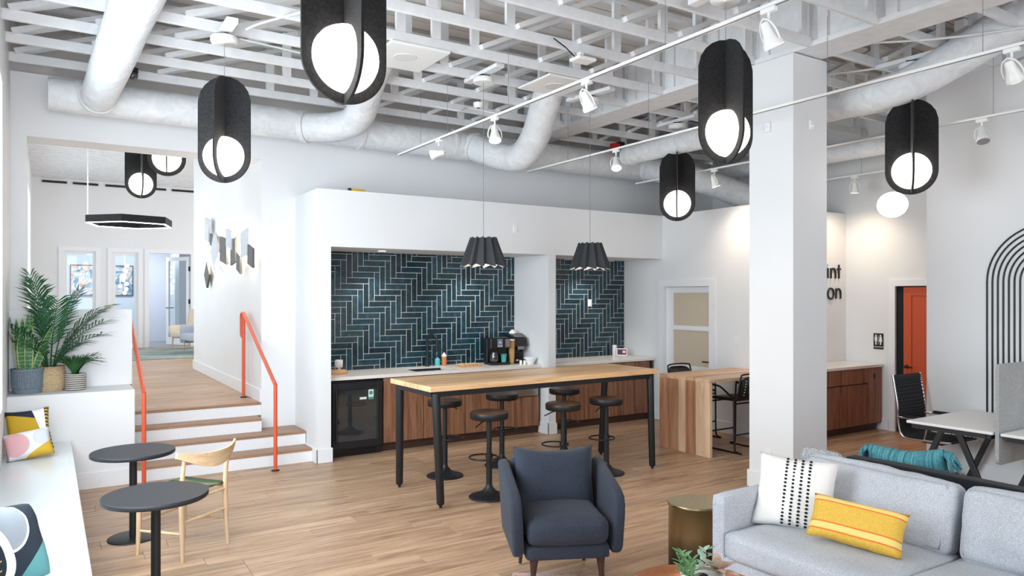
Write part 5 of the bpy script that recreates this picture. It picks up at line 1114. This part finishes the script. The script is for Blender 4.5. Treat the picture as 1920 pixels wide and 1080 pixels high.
# rug, copper tray table, succulents
o = MB().bb(-0.55, 0.55, -1.3, 1.3, 0.001, 0.012, 0.004).build('pink_rug', 'rugpink', None, (2.37, 2.85, 0), (0, 0, -0.64)); tag(o, 'faded pink rug under the front of the armchair', 'rug')
cp = empty('copper_tray_table', (2.78, 2.60, 0)); tag(cp, 'round copper tray table at the bottom edge of the view', 'table')
MB().lathe([(0.001, 0.40), (0.335, 0.402), (0.352, 0.425), (0.356, 0.425), (0.345, 0.395), (0.001, 0.393)], 60).build('tray', 'copper', cp)
for k in range(3):
    a = k * 2.094 + 0.4; MB().cyl((0.30 * cos(a), 0.30 * sin(a), 0), (0.24 * cos(a), 0.24 * sin(a), 0.395), 0.011, None, 10).build('leg', 'black', cp)
def leaf_mesh(Lh, w, curl, mat, n=6, name='leaf', fold=0.15):
    vs = []; fs = []
    for i in range(n + 1):
        u = i / n; ww = w * (sin(pi * min(1, u * 0.93 + 0.07)) ** 0.8); z = Lh * u * cos(curl * u); y = -Lh * u * sin(curl * u)
        vs += [(-ww / 2, y, z), (0, y + fold * ww, z), (ww / 2, y, z)]
    for i in range(n): a = i * 3; fs += [(a, a + 3, a + 4, a + 1), (a + 1, a + 4, a + 5, a + 2)]
    m = MB(); m.add(vs, fs, True); return m.build(name, mat, mesh_only=True, fixn=False)
sp = empty('succulent_planter', (2.88, 2.66, 0.403)); tag(sp, 'pot of mixed succulents on the copper tray', 'plant')
MB().lathe([(0.07, 0), (0.1, 0.02), (0.115, 0.07), (0.105, 0.075), (0.1, 0.06)], 24).build('pot', 'white', sp); MB().lathe([(0.1, 0.055), (0.001, 0.062)], 20).build('soil', 'soil', sp)
lm = [leaf_mesh(0.055, 0.02, 0.4, 'leafpale'), leaf_mesh(0.05, 0.034, 0.2, 'leafsilver'), leaf_mesh(0.12, 0.055, 0.5, 'leafpink')]
for k in range(5):
    bx_, by = 0.10 * cos(1.9 + k * 0.5) * 0.8 - 0.02, 0.02 + 0.05 * sin(k * 1.7); hh = 0.09 + 0.02 * (k % 3)
    MB().tube([(bx_, by, 0.055), (bx_ * 1.25, by, 0.055 + hh)], 0.003, 5).build('stem', 'leafpale', sp)
    for q in range(13): inst('leaf', lm[0], sp, (bx_ * (1 + 0.25 * q / 13), by, 0.06 + hh * q / 13), (radians(62 - q * 3), 0, q * 2.4))
for k in range(14):
    a = k * 2.4; inst('leaf', lm[1], sp, (0.03 + 0.02 * cos(a), 0.03 * sin(a), 0.07 + 0.009 * k), (radians(55 - k), 0, a))
for k in range(9):
    a = k * 2.4; inst('leaf', lm[2], sp, (0.085, -0.03, 0.065), (radians(18 + 5 * k), 0, a))

# ---------------------------------------------------------------- desks and office chair
def desk(y0, y1, lab):
    yc = (y0 + y1) / 2; d_ = empty('desk', (7.48, yc, 0)); tag(d_, lab, 'desk', 'white desks along the right wall'); h = (y1 - y0) / 2
    B(-0.60, 0.58, -h, h, 0.715, 0.74, 0.004).build('desktop', 'whitematte', d_)
    m = MB(); m.bb(-0.56, 0.55, -h + 0.03, -h + 0.07, 0.67, 0.715); m.bb(-0.56, 0.55, h - 0.07, h - 0.03, 0.67, 0.715); m.bb(-0.57, -0.53, -h + 0.07, h - 0.07, 0.67, 0.715); m.bb(0.50, 0.54, -h + 0.07, h - 0.07, 0.67, 0.715); m.build('under_frame', 'black', d_)
    for x in (-0.55, 0.52):
        for sy in (-1, 1): MB().beam((x, sy * 0.07, 0.69), (x, sy * (h - 0.01), 0.0), 0.05, 0.035, 0.004, (1, 0, 0)).build('leg', 'black', d_)
    return d_
desk(3.05, 3.80, 'white desk with black A shaped legs nearer the office chair'); desk(2.24, 2.99, 'white desk at the right edge beyond the felt divider')
fd = empty('desk_divider', (7.50, 3.02, 0.45)); tag(fd, 'grey felt divider panel standing between the two desks', 'divider')
pts = []
for cx_, cz_, a0 in ((0.55, 0.83, 0), (-0.56, 0.83, 90), (-0.56, 0.06, 180), (0.55, 0.06, 270)):
    for k in range(7): a = radians(a0 + 15 * k); pts.append((cx_ + 0.05 * cos(a), cz_ + 0.05 * sin(a)))
MB().prism(pts, 0.03, 'XZ', -0.015).build('felt_board', 'feltlight', fd); m = MB(); 
for x in (-0.35, 0.4): B(x, x + 0.06, -0.05, 0.05, 0.26, 0.264).build('clamp', 'black', fd)
oc = empty('office_chair', (7.72, 4.08, 0), pi); tag(oc, 'black ribbed office chair with chrome frame behind the desk', 'chair')
# local: front=+Y
side = path([(0, 0.40, 0.47), (0, 0.2, 0.46), (0, -0.02, 0.455), (0, -0.09, 0.49), (0, -0.12, 0.60), (0, -0.13, 0.78), (0, -0.165, 1.0), (0, -0.18, 1.09)], 6)
for sx in (-1, 1): MB().tube([(sx * 0.262, p.y, p.z) for p in side], 0.012, 8).build('side_rail', 'chrome', oc)
vs = []; fs = []
for i, p in enumerate(side):
    for x in (-0.252, 0.252): vs.append((x, p.y, p.z + 0.006 * (i % 2)))
for i in range(len(side) - 1): a = i * 2; fs.append((a, a + 2, a + 3, a + 1))
m = MB(); m.add(vs, fs); o = m.build('mesh_shell', 'mesh', oc); sd = o.modifiers.new('thickness', 'SOLIDIFY'); sd.thickness = 0.012
m = MB()
for i in range(2, len(side) - 2): m.cyl((-0.252, side[i].y + 0.006, side[i].z + 0.004), (0.252, side[i].y + 0.006, side[i].z + 0.004), 0.008, None, 6)
m.build('rib', 'mesh', oc)
for sx in (-1, 1):
    MB().tube(path([(sx * 0.25, -0.14, 0.66), (sx * 0.285, -0.06, 0.665), (sx * 0.29, 0.12, 0.66), (sx * 0.28, 0.18, 0.62), (sx * 0.25, 0.14, 0.47)], 5), 0.012, 8).build('armrest', 'chrome', oc); B(sx * 0.29 - 0.025, sx * 0.29 + 0.025, -0.05, 0.16, 0.672, 0.69, 0.006).build('armrest_pad', 'leather', oc)
MB().cyl((0, 0.12, 0.10), (0, 0.12, 0.42), 0.028, None, 14).build('gas_lift', 'chrome', oc); B(-0.09, 0.09, 0.02, 0.24, 0.40, 0.445, 0.01).build('tilt_mechanism', 'blackplastic', oc)
for k in range(5):
    a = k * 2 * pi / 5 + 0.3; e_ = Vector((0.29 * cos(a), 0.12 + 0.29 * sin(a), 0.075)); MB().tube([(0, 0.12, 0.12), e_], [0.028, 0.016], 8).build('base_spoke', 'chrome', oc); MB().cyl(e_ + Vector((-0.02, 0, -0.047)), e_ + Vector((0.02, 0, -0.047)), 0.028, None, 12).build('caster', 'blackplastic', oc)

# ---------------------------------------------------------------- plants on the ledge
ZLg = 0.963
def ribbed_pot(r, h, n=40):
    m = MB(); vs = []; fs = []; N = n * 2; lev = [(0.86, 0), (0.9, 0.02), (0.9, 0.045), (0.96, 0.06), (1.0, h - 0.03), (1.03, h - 0.028), (1.03, h), (0.95, h), (0.93, h - 0.05)]
    for li, (k, z) in enumerate(lev):
        for q in range(N):
            a = 2 * pi * q / N; rr = r * k * (1 - (0.022 if (q % 2 and 3 <= li <= 4) else 0)); vs.append((rr * cos(a), rr * sin(a), z))
    for i in range(len(lev) - 1):
        for q in range(N): fs.append((i * N + q, i * N + (q + 1) % N, (i + 1) * N + (q + 1) % N, (i + 1) * N + q))
    m.add(vs, fs); m.add([vs[q] for q in range(N)], [tuple(range(N))]); return m
sn = empty('snake_plant', (-0.170, 8.60, ZLg)); tag(sn, 'snake plant with yellow edged leaves in a ribbed grey pot', 'plant')
ribbed_pot(0.138, 0.245).build('pot', 'potgrey', sn); MB().lathe([(0.128, 0.21), (0.001, 0.216)], 24).build('soil', 'soil', sn)
def blade(Lh, w, bend):
    vs = []; fs = []; n = 12; cols = (-1, -0.8, -0.3, 0.3, 0.8, 1); nc = len(cols)
    for i in range(n + 1):
        u = i / n; ww = max(0.003, w * (0.62 + 0.75 * u - 0.25 * u * u) * max(0.0, 1 - u ** 4) ** 0.7); x = bend * u * u; tw = 0.6 * u
        for a in cols: vs.append((x + a * ww / 2 * cos(tw), a * ww / 2 * sin(tw) - 0.014 * (1 - abs(a)) * (1 - u), Lh * u))
    for i in range(n):
        for k in range(nc - 1): a = i * nc + k; fs.append((a, a + nc, a + nc + 1, a + 1))
    m = MB(); m.add(vs, fs, True); me = m.build('leaf', 'snake', mesh_only=True, fixn=False); me.materials.append(M['snakeedge'])
    for q, p_ in enumerate(me.polygons): p_.material_index = 1 if q % (nc - 1) in (0, nc - 2) else 0
    return me
for k, (a, rr, Lh, tilt, w) in enumerate(((0.3, 0.06, 0.40, 14, 0.085), (1.4, 0.05, 0.48, 6, 0.075), (2.4, 0.05, 0.46, 5, 0.08), (3.3, 0.06, 0.46, 6, 0.08), (4.1, 0.06, 0.36, 10, 0.095), (4.9, 0.055, 0.42, 8, 0.095), (5.6, 0.065, 0.44, 19, 0.09), (0.9, 0.0, 0.50, 2, 0.075), (4.5, 0.02, 0.5, 3, 0.08))):
    inst('leaf', blade(Lh * 1.16, w * 0.92, 0.02), sn, (rr * cos(a), rr * sin(a), 0.20), (radians(tilt) * -sin(a), radians(tilt) * cos(a), 0.25 * sin(2.3 * k)))
pa = empty('areca_palm', (0.015, 8.70, ZLg)); tag(pa, 'feathery palm in a seagrass basket behind the snake plant', 'plant')
MB().lathe([(0.115, 0), (0.135, 0.02), (0.142, 0.12), (0.138, 0.13), (0.142, 0.14), (0.128, 0.25), (0.122, 0.25), (0.12, 0.2)], 36).build('basket', 'basket', pa); MB().lathe([(0.12, 0.215), (0.001, 0.22)], 20).build('soil', 'soil', pa)
def frond(Lh, droop, nl, ll, az, lean):
    m = MB(); d_ = Vector((cos(az), sin(az), 0)); pts = []
    for i in range(15):
        u = i / 14; pts.append(d_ * (Lh * (sin(lean) * u + droop * u * u * 0.9)) + Vector((0, 0, Lh * (cos(lean) * u - droop * u * u * 0.55))))
    m.tube(pts, [0.008 - 0.006 * i / 14 for i in range(15)], 6)
    nl = int(nl * 0.72); ll *= 1.2
    for k in range(nl):
        u = 0.34 + 0.66 * k / (nl - 1); f_ = u * 14; i = min(13, int(f_)); p = pts[i].lerp(pts[i + 1], f_ - i); tg = (pts[i + 1] - pts[i]).normalized(); sd = tg.cross(Vector((0, 0, 1))).normalized()
        l_ = ll * (0.55 + 0.6 * sin(pi * min(1, (u - 0.3) / 0.75))) * rnd.uniform(0.9, 1.1)
        for sg_ in (-1, 1):
            dr_ = (sd * sg_ * 0.8 + tg * 0.75 + Vector((0, 0, 0.12 + rnd.uniform(-0.12, 0.12)))).normalized(); up = dr_.cross(tg).normalized(); wv = up.cross(dr_).normalized()
            a0 = p; a1 = p + dr_ * l_ * 0.5; a2 = p + dr_ * l_ + Vector((0, 0, -0.22 * l_)); w_ = 0.0105
            m.add([a0 - wv * w_ * 0.4, a0 + wv * w_ * 0.4, a1 + wv * w_, a1 - wv * w_, a2], [(0, 1, 2, 3), (3, 2, 4)])
    return m
for k, (Lh, dr_, nl, ll, az, ln) in enumerate(((1.0, 0.08, 26, 0.22, 2.6, 0.09), (0.80, 0.35, 24, 0.26, 0.1, 0.30), (0.72, 0.42, 22, 0.24, 3.0, 0.36), (0.62, 0.5, 20, 0.22, 3.5, 0.45), (0.80, 0.22, 24, 0.24, 4.9, 0.18), (0.70, 0.42, 22, 0.24, 5.6, 0.40), (0.56, 0.5, 18, 0.2, 0.6, 0.5), (0.92, 0.10, 26, 0.22, 4.1, 0.10), (0.5, 0.55, 17, 0.18, 5.2, 0.55), (0.86, 0.16, 24, 0.24, 0.3, 0.12), (0.56, 0.5, 18, 0.2, 4.4, 0.5), (0.74, 0.3, 22, 0.24, 5.9, 0.28), (0.66, 0.45, 20, 0.22, 3.9, 0.3))):
    fr_ = frond(Lh, dr_, nl, ll, az, ln)      # fronds fold back where they meet the side wall or the half wall
    px_, py_ = 0.015 + 0.03 * cos(az), 8.70 + 0.03 * sin(az)
    fr_.v = [(max(x, -0.30 - px_ + 0.08 * (x + px_ + 0.30)) if x + px_ < -0.30 else x, (8.84 - py_ + 0.05 * (y + py_ - 8.84) if y + py_ > 8.84 and z < 0.62 else y), z) for x, y, z in fr_.v]
    fr_.v = [(max(x, -0.325 - px_), (min(y, 8.855 - py_) if z < 0.82 else min(y, 9.05 - py_)), z) for x, y, z in fr_.v]
    fr_.build('frond', 'leafdark', pa, (0.03 * cos(az), 0.03 * sin(az), 0.21), fixn=False)
dp = empty('small_dracaena', (0.235, 8.64, ZLg)); tag(dp, 'small spiky dracaena in a striped woven pot', 'plant')
MB().lathe([(0.088, 0), (0.095, 0.01), (0.097, 0.15), (0.101, 0.165), (0.094, 0.168), (0.09, 0.13)], 32).build('pot', 'stripepot', dp); MB().lathe([(0.09, 0.14), (0.001, 0.146)], 20).build('soil', 'soil', dp)
def strap(Lh, w, droop):
    vs = []; fs = []; n = 8
    for i in range(n + 1):
        u = i / n; ww = w * (1 - u ** 2.5) + 0.0008; y = Lh * (0.42 * u + droop * 0.6 * u * u); z = Lh * (0.88 * u - droop * 0.8 * u * u)
        vs += [(-ww / 2, y, z), (0, y + 0.003, z - 0.003), (ww / 2, y, z)]
    for i in range(n): a = i * 3; fs += [(a, a + 3, a + 4, a + 1), (a + 1, a + 4, a + 5, a + 2)]
    m = MB(); m.add(vs, fs, True); return m.build('leaf', 'leaf', mesh_only=True, fixn=False)
sm = [strap(0.30, 0.016, 0.18), strap(0.33, 0.015, 0.42), strap(0.32, 0.014, 0.75)]
for k in range(150):
    rz_ = k * 2.4 + rnd.uniform(-0.3, 0.3); o = inst('leaf', sm[0 if k < 40 else (1 if k < 95 else 2)], dp, (0.02 * cos(k * 2.4), 0.02 * sin(k * 2.4), 0.135 + 0.0006 * k), (rnd.uniform(-0.1, 0.1), 0, rz_))
    if cos(rz_) > 0.2: o.scale = (0.85, 0.62, 0.9)

# bench pillows
pillow_obj('bench_pillow', (-0.148, 7.93, 0.70), (0.06, -0.9, 0.40), 0, radians(4), 0.35, 0.40, 0.15, 'pp0', 'mustard pillow with navy stripes at the far end of the window seat')
pillow_obj('bench_pillow', (-0.145, 7.60, 0.625), (0.06, -0.85, 0.5), 0, radians(8), 0.355, 0.25, 0.13, 'pp1', 'pale lumbar pillow with a pink disc on the window seat', ears=0.05)
pillow_obj('bench_pillow', (-0.165, 4.40, 0.67), (0.62, -0.60, 0.45), 0, radians(-8), 0.34, 0.40, 0.13, 'pp2', 'navy and teal pillow at the near end of the window seat', ears=-0.03)

# ---------------------------------------------------------------- wall sculpture (on the passage wall, x = 2.19)
ws_ = empty('tile_wall_sculpture', (2.19, 11.2, 2.5)); tag(ws_, 'back lit wall sculpture of dark and pale angular plates', 'artwork')
def plate(y, z, w, h, sk, mat, off, diamond=False):
    y -= 11.2; z -= 2.5
    poly = [(y, z + h / 2), (y + w / 2, z), (y, z - h / 2), (y - w / 2, z)] if diamond else [(y - w / 2, z + h / 2 + sk), (y + w / 2, z + h / 2 - sk), (y + w / 2, z - h / 2 - sk), (y - w / 2, z - h / 2 + sk)]
    MB().prism(poly, 0.03, 'YZ', -off).build('plate', mat, ws_)
for a in ((12.33, 2.258, 0.44, 0.42, 0.0, 'slate', 0.07, True), (12.18, 2.96, 0.32, 0.34, -0.035, 'mirror', 0.094, False), (11.57, 2.59, 0.59, 0.56, 0.0, 'mirror', 0.098, True), (11.84, 2.768, 0.3, 0.17, -0.035, 'slate', 0.082, False), (10.97, 2.574, 0.49, 0.36, -0.035, 'slate', 0.086, False), (10.99, 2.316, 0.19, 0.04, -0.035, 'mirror', 0.11, False), (10.44, 2.694, 0.35, 0.24, -0.035, 'mirror', 0.114, False), (10.26, 2.522, 0.31, 0.33, 0.02, 'slate', 0.098, False), (9.91, 2.354, 0.22, 0.23, -0.035, 'slate', 0.102, False), (9.49, 2.574, 0.33, 0.33, 0.02, 'mirror', 0.126, False), (9.22, 2.412, 0.27, 0.24, -0.035, 'slate', 0.11, False)): plate(*a)
m = MB()
for y, z in ((12.2, 2.55), (11.5, 2.5), (11.0, 2.55), (10.55, 2.6), (10.2, 2.5), (9.85, 2.6), (9.5, 2.45)): m.bb(-0.045, -0.02, y - 11.2 - 0.05, y - 11.2 + 0.05, z - 2.5 - 0.13, z - 2.5 + 0.13)
m.build('led_backlight', emit('warm_led', (1, 0.84, 0.62, 1), 40.0), ws_)

# ---------------------------------------------------------------- raised rear room furniture
o = MB().bb(-1.4, 1.6, -1.65, 1.65, 0.001, 0.012, 0.003).build('teal_rug', 'rugteal', None, (2.7, 18.0, ZL)); tag(o, 'blue green abstract rug in the raised room', 'rug')
lc = empty('lounge_chair', (2.98, 19.3, ZL), 2.4); tag(lc, 'cream lounge chair on the teal rug in the raised room', 'armchair')
MB().rbox((0, 0, 0.36), (0.74, 0.74, 0.16), 0.06, 8, (0, 0, 0.03)).build('seat', 'beigechair', lc); m = MB(); m.rbox((0, -0.36, 0.66), (0.72, 0.14, 0.62), 0.06, 8, (0, 0, 0.02), Matrix.Rotation(radians(14), 3, 'X')); m.build('backrest', 'beigechair', lc)
for sx in (-1, 1):
    MB().rbox((sx * 0.37, 0.0, 0.48), (0.08, 0.68, 0.2), 0.035, 6).build('arm', 'beigechair', lc)
    for y in (-0.3, 0.3): MB().cyl((sx * 0.33, y, 0.012), (sx * 0.3, y, 0.3), 0.014, 0.02, 8).build('leg', 'ash', lc)
gs = empty('pale_settee', (3.02, 17.6, ZL), 1.75); tag(gs, 'pale blue grey settee seen past the passage wall', 'sofa')
MB().rbox((0, 0, 0.36), (1.3, 0.76, 0.18), 0.06, 8).build('seat', 'greychair', gs); MB().rbox((0, -0.34, 0.5), (1.36, 0.14, 0.62), 0.06, 8).build('backrest', 'greychair', gs)
for sx in (-1, 1):
    MB().rbox((sx * 0.64, 0, 0.42), (0.1, 0.72, 0.42), 0.045, 6).build('arm', 'greychair', gs)
    for y in (-0.3, 0.3): MB().cyl((sx * 0.55, y, 0.012), (sx * 0.52, y, 0.29), 0.014, 0.02, 8).build('leg', 'ash', gs)
for nm, x0, x1, z0, z1, mt, lab in (('framed_painting', 0.50, 1.14, 1.93, 2.77, 'art1', 'left abstract painting seen through the office window'), ('framed_painting', 1.40, 2.02, 1.93, 2.77, 'art2', 'right abstract painting seen through the office window')):
    p_ = empty(nm, ((x0 + x1) / 2, 22.97, (z0 + z1) / 2)); tag(p_, lab, 'painting', 'abstract paintings in the far office'); w, h = (x1 - x0) / 2, (z1 - z0) / 2
    B(-w + 0.02, w - 0.02, -0.02, 0.02, -h + 0.02, h - 0.02).build('canvas', mt, p_); m = MB(); m.bb(-w, -w + 0.02, -0.03, 0.02, -h, h); m.bb(w - 0.02, w, -0.03, 0.02, -h, h); m.bb(-w + 0.02, w - 0.02, -0.03, 0.02, -h, -h + 0.02); m.bb(-w + 0.02, w - 0.02, -0.03, 0.02, h - 0.02, h); m.build('frame', 'darkwalnut', p_)
cl = empty('cluster_chandelier', (1.70, 21.6, 2.1)); tag(cl, 'cascade of small glowing globes in the far office', 'chandelier')
for k, (x, z) in enumerate(((0.06, 0.62), (0.03, 0.48), (0.0, 0.36), (-0.03, 0.24), (0.05, 0.14), (-0.1, 0.08), (0.04, 0.0), (0.0, -0.1))): MB().sphere((x, 0.03 * (k % 3), z), 0.05, 12, 8).build('bulb', 'softglow', cl)
MB().cyl((0, 0.03, -0.1), (0, 0.03, 2.6), 0.006, None, 6).build('stem', 'white', cl)
o = empty('office_ceiling_light', (0.95, 21.4, 2.98)); tag(o, 'oval ceiling light in the far office', 'light'); MB().lathe([(0.14, 0), (0.15, 0.03), (0.1, 0.06)], 20).build('shade', 'coolglow', o); MB().cyl((0, 0, 0.06), (0, 0, 1.74), 0.005, None, 6).build('stem', 'white', o)
# slot diffusers high on the far wall
for k, (a, b) in enumerate(((0.0, 0.5), (0.62, 1.15), (1.3, 1.8), (2.2, 2.65), (2.78, 3.3))):
    o = empty('slot_diffuser', ((a + b) / 2 - 0.12, YF - 0.005, 4.62)); tag(o, ('first', 'second', 'third', 'fourth', 'fifth')[k] + ' black air slot from the left high on the far wall', 'vent', 'black air slots on the far wall')
    B(-(b - a) / 2, (b - a) / 2, -0.02, 0, -0.025, 0.025).build('slot_frame', 'black', o)
